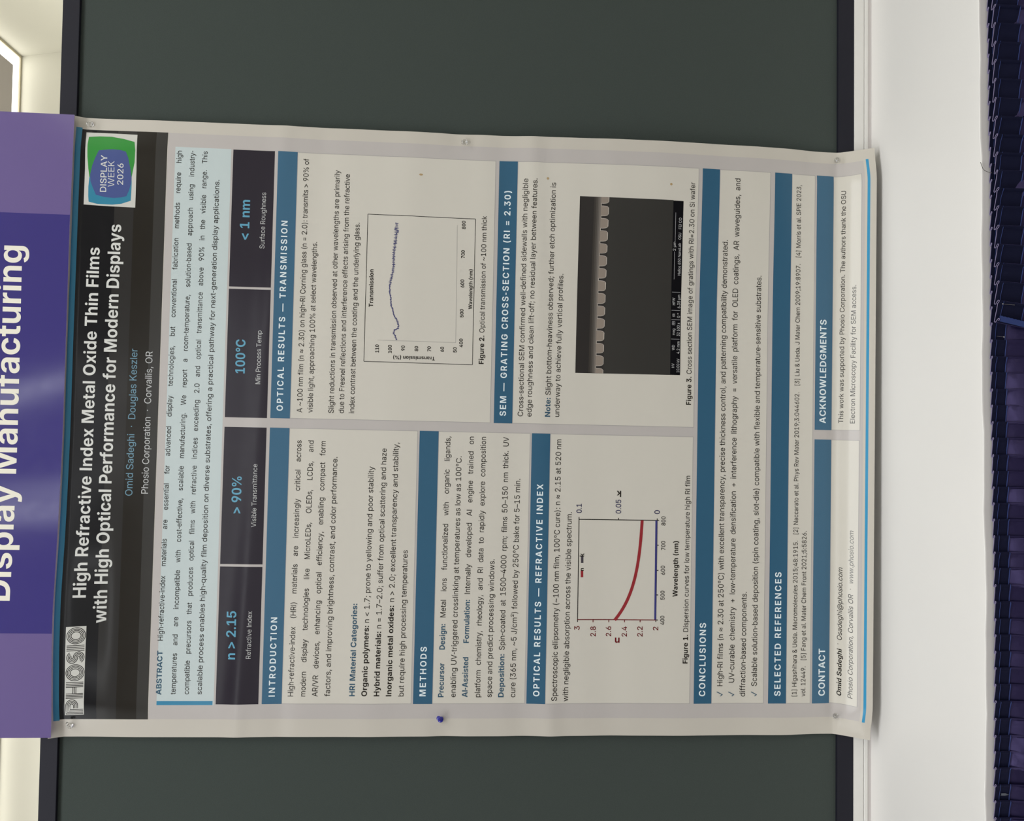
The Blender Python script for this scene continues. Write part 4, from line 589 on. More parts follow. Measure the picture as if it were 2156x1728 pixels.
    ('micrograph', 'data_bar_text', 'silver', 'R', 4.23, 591.1, 600.8, 905.0, 904.8, 'mag', 0),
    ('micrograph', 'data_bar_text', 'silver', 'R', 4.23, 619.3, 624.5, 904.8, 904.7, 'tilt', 0),
    ('micrograph', 'data_bar_text', 'silver', 'R', 4.23, 637.7, 649.2, 904.7, 904.4, 'HFW', 0),
    ('micrograph', 'data_bar_text', 'silver', 'R', 4.53, 532.7, 554.2, 913.0, 913.0, '10.00 kV', 0),
    ('micrograph', 'data_bar_text', 'silver', 'R', 4.53, 561.9, 581.2, 912.9, 912.9, '4.2 mm', 0),
    ('micrograph', 'data_bar_text', 'silver', 'R', 4.54, 589.5, 610.4, 912.7, 912.7, '32 500 x', 0),
    ('micrograph', 'data_bar_text', 'silver', 'R', 4.54, 618.1, 625.3, 912.7, 912.9, '0 °', 0),
    ('micrograph', 'data_bar_text', 'silver', 'R', 4.55, 633.0, 653.9, 912.7, 912.5, '6.38 µm', 0),
    ('micrograph', 'data_bar_text', 'silver', 'R', 4.39, 722.3, 735.9, 903.3, 903.1, '2 µm', 0),
    ('micrograph', 'data_bar_text', 'silver', 'R', 4.4, 684.3, 734.1, 912.0, 911.3, 'Helios 650 NanoLab', 0),
    ('micrograph', 'data_bar_text', 'silver', 'R', 4.4, 739.8, 750.0, 911.3, 911.3, 'OSU', 0),
    ('micrograph', 'data_bar_text', 'silver', 'R', 4.4, 756.0, 773.5, 911.4, 911.5, 'FEI CO', 0),
    ('event_logo', 'logo_text', 'white', 'M', 9.14, 779.4, 834.9, 39.1, 38.8, 'DISPLAY', 0),
    ('event_logo', 'logo_text', 'white', 'L', 9.26, 787.5, 826.3, 50.5, 49.5, 'WEEK', 0),
    ('event_logo', 'logo_text', 'white', 'M', 8.72, 791.1, 823.2, 63.3, 62.9, '2026', 0),
]
SHP = {
    'logo_plate': [(869.4, 5.6), (869.3, 43.1), (868.5, 80.5), (812.2, 81.9), (757.6, 82.0), (758.1, 44.3), (759.4, 7.2), (813.6, 7.2)],
    'logo_green': [(862.3, 9.9), (863.9, 25.9), (863.9, 43.7), (861.0, 61.8), (857.1, 77.2), (844.1, 79.1), (825.8, 78.8), (811.9, 76.6), (802.7, 75.2), (800.5, 44.5), (801.1, 13.9), (813.8, 11.9), (832.0, 9.9), (850.5, 9.1)],
    'logo_teal': [(801.1, 13.9), (801.0, 44.5), (802.7, 75.2), (795.4, 75.6), (784.5, 75.6), (767.6, 75.1), (762.5, 61.7), (760.6, 48.6), (761.1, 26.5), (763.8, 14.2), (772.8, 13.3), (786.5, 13.0)],
    'logo_blue': [(841.9, 26.1), (843.4, 36.6), (844.2, 45.5), (843.8, 56.1), (841.5, 65.5), (832.6, 69.3), (816.4, 72.9), (801.8, 75.4), (793.6, 74.6), (783.4, 72.3), (774.2, 68.7), (772.0, 61.3), (770.7, 50.9), (771.5, 37.6), (774.7, 24.3), (785.0, 19.6), (794.8, 15.7), (804.8, 14.9), (818.6, 17.4), (830.7, 21.3)],
    'phosio': [(6.3, 7.3), (7.1, 34.2), (137.5, 35.6), (136.3, 8.2)],
    'abs': [(20.8, 137.6), (22.2, 218.5), (852.5, 222.5), (852.0, 132.2)],
    'absbar': [(20.8, 137.6), (22.2, 218.5), (28.1, 218.5), (26.7, 137.6)],
    'cyan': [(-1.2, -7.1), (875.9, -7.3)],
    'foot': [(-0.2, 1201.3), (0.5, 1204.2), (875.6, 1205.5), (875.9, 1202.3)],
    'bands': [0.5, 51.8, 79.8, 108.8, 125.6],
    'pend': {'i': [512.7], 'm': [682.4], 'o': [937.1], 'tr': [620.5, 620.6], 'e': [937.5, 938.2], 'c': [1055.1, 1052.7], 'r': [1128.6, 1128.0], 'k': [1195.0, 1194.7], 'a': [1194.4, 1196.2]},
    'uk': [(22.6, 1195.0), (433.4, 1194.7), (448.9, 1194.4), (853.4, 1196.2)],
    'c2frame': [(536.7, 426.5), (761.7, 426.7), (760.7, 590.8), (536.0, 591.1)],
    'c2y': [(569.7, 446.3), (569.2, 564.8), (750.2, 563.1)],
    'c2curve': [(570.5, 474.9), (576.3, 472.6), (581.1, 470.3), (585.6, 471.6), (588.3, 477.0), (593.2, 477.6), (601.5, 474.2), (606.6, 471.1), (609.5, 469.6), (616.9, 467.9), (622.8, 465.5), (634.6, 464.5), (643.4, 462.8), (653.8, 462.5), (664.3, 464.5), (658.0, 462.9), (664.0, 464.5), (673.0, 466.5), (683.4, 467.7), (693.8, 467.4), (704.2, 467.9), (716.2, 469.0), (726.7, 470.2), (735.6, 470.7), (744.6, 470.5), (750.6, 471.8)],
    'c2yt': [(546.6, 533.5), (546.2, 470.5)],
    'c1frame': [(149.8, 760.8), (302.7, 760.1), (302.8, 881.9), (150.0, 882.3)],
    'c1curve': [(148.8, 818.7), (152.2, 820.4), (159.7, 825.1), (169.5, 831.3), (180.5, 836.3), (189.1, 840.2), (197.2, 844.2), (204.1, 846.7), (206.2, 846.9), (225.8, 851.3), (245.3, 854.1), (264.3, 855.9), (283.4, 857.5), (302.6, 858.7)],
    'c1k': [(150.6, 881.1), (302.7, 880.5)],
    'c1lt': [(149.2, 760.8), (149.2, 784.8), (149.3, 809.3), (149.5, 833.6), (149.8, 857.8), (150.0, 882.3)],
    'c1rt': [(302.7, 760.2), (302.6, 821.4), (302.9, 881.6)],
    'c1bt': [(150.0, 882.6), (188.4, 882.3), (226.1, 882.2), (264.7, 882.0), (302.8, 881.9)],
    'c1leg': [(214.3, 766.4), (224.1, 766.2), (236.1, 766.3), (246.0, 766.1)],
    'c1n': [(118.8, 826.4), (118.7, 819.6), (122.4, 819.6)],
    'c1nn': [(122.6, 826.4), (122.6, 819.4), (114.6, 819.6)],
    'c1kk': [(347.4, 824.8), (347.3, 817.6), (337.2, 824.9)],
    'mg': [(527.9, 750.0), (801.3, 751.1), (799.6, 913.7), (528.6, 914.5)],
    'mgbar': [(529.8, 898.6), (799.0, 897.4)],
    'mgbase': [(528.5, 793.5), (801.0, 796.7)],
    'mgtop': [(528.3, 782.9), (800.7, 784.3)],
    'mggaps': [789.2, 770.0, 751.1, 731.0, 712.6, 692.8, 673.9, 654.3, 634.7, 615.4, 596.2, 576.6, 557.6, 537.9],
    'mgsep': [584.6, 614.9, 629.5, 657.8],
    'mgscale': [(677.9, 902.0), (720.8, 901.4), (736.8, 902.0), (781.2, 901.7)],
    'mgicon': [(606.8, 902.8)],
    'spots': [(825.8, 505.8), (827.0, 700.9), (824.8, 893.3)],
    'pins': [(882.3, 11.1), (880.4, 572.6), (879.3, 1165.0), (-9.8, 15.3), (2.1, 1169.5), (-1.2, 555.6)],
    'rows': {'s0': 222.9, 's1': 284.9, 'i0': 289.8, 'i1': 318.6, 'm0': 513.4, 'm1': 542.1, 'e0': 625.7, 'e1': 654.1, 'o0': 684.7, 'o1': 713.0, 'c0': 943.3, 'c1': 971.2, 'r0': 1061.1, 'r1': 1089.4, 'k0': 1131.1, 'k1': 1159.3, 'h1': 0.0, 'h2': 126.3},
    'cols': {'L': 22.3, 'ML': 433.3, 'MR': 447.6, 'R': 852.3, 'HL': 0.0, 'HR': 873.9},
    'stat': [[22.2, 225.2], [228.9, 433.0], [447.4, 640.6], [644.0, 852.0]],
    'edge': [(-25.7, 283.5), (-27.2, 536.3), (890.9, 185.0), (892.4, 484.9)],
    'sign': [[-0.4843, -0.009, 1.206], [0.4286, -0.009, 1.199], [0.2752, -0.009, 1.3004], [0.2786, -0.009, 1.1974], [-0.3325, -0.009, 1.2815], [-0.3327, -0.009, 1.2085], [-0.2861, -0.009, 1.2655], [0.23, -0.009, 1.2671], [-0.2154, -0.009, 1.2632]],
}

# ------------------------------------------------------------------ materials
GLOSS = dict(rough=0.18, spec=0.28)
M = {}
def pm(key, r, g, b, **kw):
    a = dict(GLOSS); a.update(kw)
    M[key] = mat('print_' + key, ink(r, g, b), **a)
pm('paper', 178, 173, 164, bump=0.02, bscale=900); pm('tint', 169, 164, 161); pm('panel', 186, 182, 173); pm('abstract', 174, 184, 184)
pm('panel_edge', 150, 147, 145); pm('stat', 49, 46, 52); pm('bar', 64, 96, 119); pm('bar_deep', 55, 88, 111); pm('headtext', 204, 213, 217)
pm('ink', 42, 39, 36); pm('blue', 56, 82, 100); pm('sky', 92, 146, 170); pm('ltblue', 105, 138, 155); pm('silver', 172, 172, 172); pm('white', 190, 190, 186)
pm('grey', 92, 92, 90); pm('red', 134, 50, 54); pm('redtext', 98, 30, 36); pm('navy', 52, 50, 80); pm('kblue', 62, 62, 112); pm('noisy', 50, 52, 98)
pm('cyan', 60, 120, 150); pm('foot', 62, 134, 172); pm('head_a', 36, 36, 37); pm('head_b', 51, 50, 49); pm('head_c', 45, 43, 40); pm('head_d', 59, 58, 56)
pm('plate', 182, 181, 175); pm('green', 58, 128, 62); pm('teal', 58, 118, 142); pm('logoblue', 72, 82, 126); pm('axis', 150, 147, 143); pm('frame_line', 38, 36, 34)
pm('mg_dark', 52, 50, 49); pm('mg_low', 57, 56, 54); pm('mg_tooth', 130, 120, 111); pm('mg_rim', 176, 168, 160); pm('mg_bar', 28, 28, 33); pm('mg_line', 150, 150, 152)
for i, t in enumerate((62, 74, 90, 108)): pm('mg_glow%d' % i, t, t * .95, t * .9)
pm('stain', 160, 138, 104); pm('legend_k', 70, 66, 72)
M['sign_side'] = mat('sign_lilac', ink(100, 88, 130), rough=0.11, spec=0.40)
M['sign_mid'] = mat('sign_violet', ink(64, 59, 112), rough=0.10, spec=0.45)
M['sign_text'] = mat('sign_white', ink(208, 204, 190), rough=0.35, spec=0.3)
M['sign_core'] = mat('card_edge', (.62, .58, .68), rough=0.7)
M['fabric'] = mat('board_fabric', ink(60, 66, 63, off=.004), rough=0.92, spec=0.15, noise=.16, nscale=900, bump=.35, bscale=1500)
M['frame'] = mat('board_frame', ink(38, 38, 44, off=.010), rough=0.5, spec=0.22, noise=.05)
M['rail'] = mat('rail_white', (.80, .785, .75), rough=0.4, spec=0.4, noise=.02)
M['gap'] = mat('rail_gap', (.74, .70, .69), rough=0.6)
M['table'] = mat('table_white', (.87, .85, .82), rough=0.35, spec=0.35, noise=.025, nscale=5)
M['edge_shade'] = mat('edge_shade', (.60, .575, .56), rough=0.55, spec=.2)  # shade on the white table's front face, put into the colour
M['leg'] = mat('table_leg', (.35, .35, .36), rough=0.35, metal=.8)
M['wall'] = mat('wall_cream', (.84, .825, .74), rough=0.75, spec=0.2, noise=.02, nscale=3)
M['room'] = mat('wall_room', (.66, .65, .63), rough=0.85, spec=0.2, noise=.03, nscale=2)
M['ceil'] = mat('ceiling_grey', (.53, .495, .485), rough=0.9, spec=0.1, noise=.03, nscale=4)
M['carpet'] = mat('carpet', (.16, .15, .16), rough=0.98, spec=0.05, noise=.4, nscale=60, bump=.5, bscale=400)
M['trim'] = mat('cove_trim', (.52, .47, .34), rough=0.5)
M['pin_blue'] = mat('pin_blue_plastic', (.012, .010, .30), rough=0.12, spec=0.6, Coat_Weight=.4)
M['pin_clear'] = mat('pin_clear_plastic', (.97, .97, .96), rough=0.06, spec=0.5, Transmission_Weight=1.0, IOR=1.49)
M['steel'] = mat('needle_steel', (.62, .62, .63), rough=0.25, metal=1.0)
M['thread'] = mat('thread', (.06, .05, .045), rough=0.8)
M['lint'] = mat('lint', (.13, .14, .17), rough=0.95)

def velvet(name, base, sheen, spec):
    m = mat(name, base, rough=0.33, spec=spec, bump=1.0, bscale=48)
    nt = m.node_tree; b = nt.nodes['Principled BSDF']
    b.inputs['Sheen Weight'].default_value = sheen; b.inputs['Sheen Roughness'].default_value = .35; b.inputs['Sheen Tint'].default_value = (.42, .34, .85, 1); b.inputs['Specular Tint'].default_value = (.55, .45, 1.0, 1)
    return m
M['satin'] = velvet('skirt_satin', (.011, .009, .034), .55, 1.0)
M['satin_band'] = velvet('skirt_band', (.010, .012, .030), .25, .2)
M['stitch'] = mat('stitch_blue', (.022, .042, .17), rough=.7)
M['fold_edge'] = mat('fold_edge', (.24, .21, .36), rough=.7)

def emit(name, rgb, strength):
    m = bpy.data.materials.new(name); m.use_nodes = True; nt = m.node_tree
    b = nt.nodes['Principled BSDF']; b.inputs['Base Color'].default_value = (.9, .9, .85, 1)
    b.inputs['Emission Color'].default_value = (*rgb, 1); b.inputs['Emission Strength'].default_value = strength
    return m
M['led'] = emit('led_strip', (1, .98, .90), 2.6)

# ------------------------------------------------------------------ the room
XR, YB = 1.485, 2.22
XL, YF = -4.2, -6.0
struct(link('floor', [(XL, YF, FLOOR), (XR + .2, YF, FLOOR), (XR + .2, YB + .1, FLOOR), (XL, YB + .1, FLOOR)], [(0, 1, 2, 3)], M['carpet']))
# back wall stands behind the board; the right wall flares outward just under the ceiling light
struct(boxes('wall_back', [(XL, XR + .3, YB, YB + .1, FLOOR, CEIL + .1)], M['wall']))
FL = 0.165
prof = [(XR, CEIL), (XR + FL * .6, CEIL - .6), (XR + FL * .6, FLOOR)]
V = []
for y in (YF, YB):
    for x, z in prof: V.append((x, y, z))
    for x, z in reversed(prof): V.append((x + .12, y, z))
n = 6
F = [(i, (i + 1) % n, n + (i + 1) % n, n + i) for i in range(n)] + [tuple(range(n))[::-1], tuple(range(n, 2 * n))]
struct(link('wall_right', V, F, M['wall']))
struct(boxes('wall_left', [(XL - .1, XL, YF, YB, FLOOR, CEIL + .1)], M['room']))
struct(boxes('wall_front', [(XL, XR + .3, YF - .1, YF, FLOOR, CEIL + .1)], M['room']))
LW = 0.062
struct(boxes('ceiling', [(XL, XR - LW, YF, YB - LW, CEIL - .004, CEIL + .1)], M['ceil']))
cl = tag(empty('cove_light', (XR, YB, CEIL)), 'glowing white LED strip running round the grey ceiling above the lilac sign', 'ceiling light')
def local(o, p): o.location = (o.location[0] - p.location[0], o.location[1] - p.location[1], o.location[2] - p.location[2]); return o
tr = 0.010
local(boxes('diffuser', [(XL, XR - tr, YB - LW, YB - tr, CEIL, CEIL + .02), (XR - LW, XR - tr, YF, YB - LW, CEIL, CEIL + .02)], M['led'], cl), cl)
local(boxes('edge_trim', [(XL, XR, YB - tr, YB - .0005, CEIL - .006, CEIL + .02), (XR - tr, XR - .0005, YF, YB - tr, CEIL - .006, CEIL + .02)], M['trim'], cl), cl)

# ------------------------------------------------------------------ display board
BX0, BX1 = -1.23, 1.21
board = tag(empty('display_board', (0, .02, -.0323)), 'wide dark grey fabric pinboard in a black frame standing behind the poster', 'display board')
def bpart(o): o.location = (0, -.02, .0323); return o
bpart(boxes('fabric_panel', [(BX0 + .02, BX1 - .02, .0125, .034, .0235, 1.2036)], M['fabric'], board))
for nm, bx in (('frame_rail', (BX0, BX1, .0066, .038, 1.2031, 1.2280)), ('frame_rail', (BX0, BX1, .0066, .038, -.0022, .0239)),
               ('frame_rail', (BX0, BX0 + .026, .0066, .038, .0239, 1.2031)), ('frame_rail', (BX1 - .026, BX1, .0066, .038, .0239, 1.2031))):
    bpart(boxes(nm, [bx], M['frame'], board, .0007))
base = bpart(boxes('base_rail', [(BX0, BX1, .0067, .055, -.0186, -.0024)], M['rail'], board, .0006))
base['label'] = 'white rail under the dark frame'
o = bpart(boxes('base_lip', [(BX0, BX1, .0060, .055, -.0254, -.0194)], M['rail'], board, .0012)); o['label'] = 'narrow white lip under the white rail'
bpart(boxes('base_foot', [(BX0, BX1, .0095, .053, -.0323, -.0186)], M['gap'], board))

# ------------------------------------------------------------------ title sign over the poster
sign = empty('title_sign', (-0.4843, -.0076, 1.2062)); sign.rotation_euler = (0, math.asin(.0077182), 0)
tag(sign, 'lilac and violet header sign with large white lettering on top of the board', 'sign')
SW, SHH, ST = 0.9129, 0.165, 0.0014
_SB = [(-.03, 0), (.0, .0005), (.05, .004), (.11, .0078), (.152, .0085), (.20, .0062), (.257, .0034), (.34, .0002), (.423, -.0012), (.571, .0002), (.725, .0016), (.9, 0)]
def sign_y(x, z): return -_pl(_SB, x - .027) * (1 - .25 * z / .165)
nx, nz = 92, 12
V = [(SW * i / nx, y + sign_y(SW * i / nx, SHH * k / nz), SHH * k / nz) for y in (-ST, 0) for k in range(nz + 1) for i in range(nx + 1)]
N_ = (nx + 1) * (nz + 1); F = []
def _g(k, i, s_=0): return s_ * N_ + k * (nx + 1) + i
for k in range(nz):
    for i in range(nx): F += [(_g(k, i), _g(k, i + 1), _g(k + 1, i + 1), _g(k + 1, i)), (_g(k, i, 1), _g(k + 1, i, 1), _g(k + 1, i + 1, 1), _g(k, i + 1, 1))]
for i in range(nx): F += [(_g(0, i), _g(0, i, 1), _g(0, i + 1, 1), _g(0, i + 1)), (_g(nz, i), _g(nz, i + 1), _g(nz, i + 1, 1), _g(nz, i, 1))]
for k in range(nz): F += [(_g(k, 0), _g(k + 1, 0), _g(k + 1, 0, 1), _g(k, 0, 1)), (_g(k, nx), _g(k, nx, 1), _g(k + 1, nx, 1), _g(k + 1, nx))]
sb = link('sign_board', V, F, [M['sign_side'], M['sign_core']], sign, True)
for p in sb.data.polygons[2 * nx * nz:]: p.use_smooth = False; p.material_index = 1
xs_ = [.1516 + (.7629 - .1516) * i / 60 for i in range(61)]; zs_ = [.0004 + (SHH - .0008) * k / nz for k in range(nz + 1)]
V = [(x, -ST - .00012 + sign_y(x, z), z) for z in zs_ for x in xs_]
F = [(k * 61 + i, k * 61 + i + 1, (k + 1) * 61 + i + 1, (k + 1) * 61 + i) for k in range(nz) for i in range(60)]
link('violet_band', V, F, M['sign_mid'], sign, True)
vt, tt = text_tris('B', 'Display Manufacturing', 34.6, 516.0)
V = []
for x, y in vt:
    X, Z = (198.2 + x) / 1000, (61.0 + 5.0 * x / 516 + y) / 1000; V.append((X, -ST - .0003 + sign_y(X, Z), Z))
link('sign_lettering', V, tt, M['sign_text'], sign)

# ------------------------------------------------------------------ the poster
poster = tag(empty('research_poster', S(.4335, 1.2135)), 'large white printed research poster with a black title band pinned to the grey board', 'poster')
_before = set(bpy.data.objects)
V = []; F = []
nu = len(GU); nv = len(GV)
for lift in (0.0, -.00035):
    for v in GV:
        for u in GU: V.append(S(u, v, lift))
N = nu * nv
for j in range(nv - 1):
    for i in range(nu - 1):
        a = j * nu + i; F.append((a, a + nu, a + nu + 1, a + 1)); F.append((N + a, N + a + 1, N + a + nu + 1, N + a + nu))
for i in range(nu - 1):
    F.append((i, i + 1, N + i + 1, N + i)); a = (nv - 1) * nu + i; F.append((a + 1, a, N + a, N + a + 1))
for j in range(nv - 1):
    a = j * nu; F.append((a + nu, a, N + a, N + a + nu)); a += nu - 1; F.append((a, a + nu, N + a + nu, N + a))
sheet = link('paper_sheet', V, F, M['paper'], poster, True)
for p in sheet.data.polygons[2 * (nu - 1) * (nv - 1):]: p.use_smooth = False
L1, L2, L3, L4, L5, L6 = .00006, .00012, .00018, .00024, .00032, .00042
R = {k: v / 1000 for k, v in SHP['rows'].items()}; C = {k: v / 1000 for k, v in SHP['cols'].items()}
W = C['HR']
patch('background_tint', [(0.0003, W - .0003, R['h2'], 1.1985)], M['tint'], poster, L1)
PARTS = {}
# header
hb = PARTS['header_banner'] = patch('header_banner', [(0, W, 0, SHP['bands'][1] / 1000)], M['head_a'], poster, L2)
bd = [x / 1000 for x in SHP['bands']]
patch('tone_band', [(0, W, bd[1], bd[2])], M['head_b'], hb, L2)
patch('tone_band', [(0, W, bd[2], bd[3])], M['head_c'], hb, L2)
patch('tone_band', [(0, W, bd[3], bd[4])], M['head_d'], hb, L2)
patch('top_stripe', [(-.0016, W + .002, -.0076, 0)], M['cyan'], poster, L2)['label'] = 'thin cyan stripe along the top'
pp = SHP['phosio']
plate = PARTS['company_logo'] = poly('company_logo', [pp], M['plate'], poster, L4)
# concentric line lettering of the company logo
def lg(s, h):
    a, b, c, d = pp; t = s / 1241; k = 1 - (h + 10) / 280
    return ((1 - k) * ((1 - t) * a[0] + t * d[0]) + k * ((1 - t) * b[0] + t * c[0]), (1 - k) * ((1 - t) * a[1] + t * d[1]) + k * ((1 - t) * b[1] + t * c[1]))
st = []
def add(pts, w=9.5): st.extend([[lg(*q) for q in r] for r in stroke(pts, w)])
def arc(cx, cy, rx, ry, a0, a1, n=20): return [(cx + rx * math.cos(math.radians(a0 + (a1 - a0) * i / n)), cy + ry * math.sin(math.radians(a0 + (a1 - a0) * i / n))) for i in range(n + 1)]
for k in range(4):
    add([(17 + 20.5 * k, 0), (17 + 20.5 * k, 252 - 20 * k), (134, 252 - 20 * k)] + arc(134, 166, 86 - 20 * k, 86 - 20 * k, 88, -88, 16) + [(134, 80 + 20 * k), (97, 80 + 20 * k)])
for s_ in (242, 263, 284, 304, 397, 418, 440, 462): add([(s_, 5), (s_, 252)])
for h_ in (108, 129, 150): add([(304, h_), (397, h_)])
for cx in (598, 1113):
    for k in range(4): add(arc(cx, 126, 112 - 19.5 * k, 128 - 20 * k, 0, 360, 48))
for s_ in (907, 930, 953, 977): add([(s_, 5), (s_, 252)])
for o_ in (-30, -10, 10, 30):
    add(arc(810, 171, 48 + o_, 45 + o_, 28, 268, 26) + arc(810, 81, 48 - o_, 45 - o_, 88, -152, 26))
poly('logo_line_lettering', st, M['frame_line'], plate, L5)
lp = PARTS['event_logo'] = poly('event_logo', [SHP['logo_plate']], M['plate'], poster, L3)
poly('green_shape', [SHP['logo_green']], M['green'], lp, L4); poly('teal_shape', [SHP['logo_teal']], M['teal'], lp, L5 - .00004); poly('blue_shape', [SHP['logo_blue']], M['logoblue'], lp, L5)
# abstract
a4 = SHP['abs']
PARTS['abstract_panel'] = patch('abstract_panel', [(.0210, .8524, .1322 + .0053, .2200)], M['abstract'], poster, L2)
patch('accent_bar', [(.0212, .0272, .1376, .2184)], M['cyan'], PARTS['abstract_panel'], L3)
# key figures
for i, (u0, u1) in enumerate(SHP['stat']):
    bx = PARTS['stat_box%d' % i] = patch('stat_box', [(u0 / 1000, u1 / 1000, R['s0'], R['s1'])], M['stat'], poster, L3)
# sections
def section(key, u0, u1, v0, v1, vend, barm='bar'):
    p = PARTS[key] = patch(key, [(u0, u1, v1 - .001, vend)], M['panel'], poster, L2)
    patch('panel_outline', rings(u0, u1, v1, vend, .0007), M['panel_edge'], p, L3)
    patch('heading_bar', [(u0, u1, v0, v1)], M[barm], p, L4)
    return p
pe = {k: [x / 1000 for x in v] for k, v in SHP['pend'].items()}
section('introduction_panel', C['L'], C['ML'], R['i0'], R['i1'], pe['i'][0] - .002)
section('transmission_panel', C['MR'], C['R'], R['i0'], R['i1'], pe['tr'][0])
section('methods_panel', C['L'], C['ML'], R['m0'], R['m1'], pe['m'][0], 'bar_deep')
section('cross_section_panel', C['MR'], C['R'], R['e0'], R['e1'], pe['e'][0], 'bar_deep')
section('refractive_index_panel', C['L'], C['ML'], R['o0'], R['o1'], pe['o'][0], 'bar_deep')
section('conclusions_panel', C['L'], C['R'], R['c0'], R['c1'], .5 * sum(pe['c']), 'bar_deep')
section('references_panel', C['L'], C['R'], R['r0'], R['r1'], .5 * sum(pe['r']), 'bar_deep')
section('contact_panel', C['L'], C['ML'], R['k0'], R['k1'], 1.1946, 'bar')
section('acknowledgments_panel', C['MR'] + .0008, C['R'], R['k0'], R['k1'], 1.1952, 'bar')
patch('footer_stripe', [(-.0002, W + .0015, 1.2014, 1.2048)], M['foot'], poster, L2)['label'] = 'thin bright blue stripe along the bottom'

def seg(name, segs, material, parent, lift, w):
    out = []
    for pts in segs: out += stroke(pts, w)
    return poly(name, out, material, parent, lift)
# transmission chart
ch = PARTS['transmission_chart'] = empty('transmission_chart', S(.65, .591), poster)
fr = SHP['c2frame']
seg('chart_border', [[fr[i], fr[(i + 1) % 4]] for i in range(4)], M['frame_line'], ch, L4, .9)
seg('axis_lines', [SHP['c2y'][0:2], SHP['c2y'][1:3]], M['axis'], ch, L4, .6)
pts = sorted(SHP['c2curve']); zz = []
rnd = random.Random(3)
for (a, b), (c_, d_) in zip(pts, pts[1:]):
    nn = max(2, int((c_ - a) / .85))
    for i in range(nn):
        t = i / nn; amp = (1.2 if a < 602 else .75 if a < 650 else 1.5) + max(0, (a - 640) / 110) * 1.6
        zz.append((a + (c_ - a) * t, b + (d_ - b) * t + amp * (1 if len(zz) % 2 else -1) * rnd.uniform(.3, 1.25)))
seg('transmission_curve', [zz], M['noisy'], ch, L5, .95)
# dispersion chart
dc = PARTS['dispersion_chart'] = empty('dispersion_chart', S(.226, .882), poster)
fr = SHP['c1frame']
seg('top_axis', [[(fr[0][0] - 3.6, fr[0][1]), (fr[1][0] + 3.6, fr[1][1])], [fr[1], fr[2]], [(fr[2][0] + 3, fr[2][1]), (fr[3][0] - 3, fr[3][1])]] , M['frame_line'], dc, L4, 1.25)
seg('left_axis', [[fr[0], fr[3]]] + [[(u, v), (u - 3.4, v)] for u, v in SHP['c1lt'][1:5]], M['redtext'], dc, L4 + .00003, 1.3)
for pts in [[(u, v), (u + 3.2, v)] for u, v in SHP['c1rt'][1:2]] + [[(u, v - .5), (u, v + 3.0)] for u, v in SHP['c1bt']]: seg('tick_mark', [pts], M['frame_line'], dc, L4, 1.25)
def smooth_line(P, n=6):
    out = []
    for i in range(len(P) - 1):
        p0 = P[max(i - 1, 0)]; p1 = P[i]; p2 = P[i + 1]; p3 = P[min(i + 2, len(P) - 1)]
        for k in range(n):
            t = k / n
            out.append(tuple(.5 * (2 * p1[j] + (p2[j] - p0[j]) * t + (2 * p0[j] - 5 * p1[j] + 4 * p2[j] - p3[j]) * t * t + (3 * p1[j] - p0[j] - 3 * p2[j] + p3[j]) * t ** 3) for j in (0, 1)))
    return out + [P[-1]]
cv = [(u, 819.0 + 41.6 * (1 - math.exp(-(u - 150) / 52))) for u in (149.2, 156, 164, 173, 183, 194, 206, 220, 236, 254, 275, 302.6)]
seg('extinction_curve', [SHP['c1k']], M['kblue'], dc, L5, 2.9)
seg('index_curve', [smooth_line(cv)], M['red'], dc, L5, 4.7)
lk = SHP['c1leg']
seg('index_legend_key', [[lk[0], lk[1]]], M['red'], dc, L4, 3.9)
seg('extinction_legend_key', [[lk[2], lk[3]]], M['legend_k'], dc, L4, 3.9)
# micrograph
g = SHP['mg']
mg = PARTS['micrograph'] = poly('micrograph', [[g[0], g[1], g[2], g[3]]], M['mg_dark'], poster, L3)
def lerp(a, b, t): return a + (b - a) * t
def along(pair, u): return lerp(pair[0][1], pair[1][1], (u - pair[0][0]) / (pair[1][0] - pair[0][0]))
u0, u1 = g[0][0] + .4, g[1][0] - .4
def strip(offs0, offs1, ref=SHP['mgbase']): return [[(u0, along(ref, u0) + offs0), (u1, along(ref, u1) + offs0), (u1 - .3, along(ref, u1) + offs1), (u0, along(ref, u0) + offs1)]]
poly('substrate', [[(u0, along(SHP['mgbase'], u0)), (u1, along(SHP['mgbase'], u1)), (u1 - .6, 897.6), (u0 + .5, 898.6)]], M['mg_low'], mg, L4)
poly('grating_glow', strip(-23, -20.0), M['mg_glow0'], mg, L4); poly('grating_glow', strip(-20, -17.2), M['mg_glow1'], mg, L4)
poly('grating_glow', strip(-17.2, -14.8), M['mg_glow2'], mg, L4); poly('grating_glow', strip(-14.8, -12.4), M['mg_glow3'], mg, L4)
poly('grating_ridges', strip(-12.4, 0), M['mg_tooth'], mg, L4)
def gap(u, grow):
    b_ = along(SHP['mgbase'], u); P = []
    pr = [(0.0, 5.2), (-.7, 3.9), (-1.6, 3.0), (-3.2, 2.2), (-6, 1.75), (-9.5, 1.5), (-11.4, 1.7)]
    for dv, hw in pr: P.append((u - hw - grow, b_ + dv - (grow if dv == -11.4 else 0) + (.1 if dv == 0 else 0)))
    for dv, hw in reversed(pr): P.append((u + hw + grow, b_ + dv - (grow if dv == -11.4 else 0) + (.1 if dv == 0 else 0)))
    return P
poly('ridge_highlights', [gap(u, .55) for u in SHP['mggaps']] + strip(-.8, 0), M['mg_rim'], mg, L5 - .00004)
poly('grating_trenches', [gap(u, 0) for u in SHP['mggaps']], M['mg_dark'], mg, L5)
b0, b1 = SHP['mgbar']
poly('data_bar', [[b0, b1, (g[2][0] - .3, g[2][1] - .3), (g[3][0] + .3, g[3][1] - .3)]], M['mg_bar'], mg, L4)
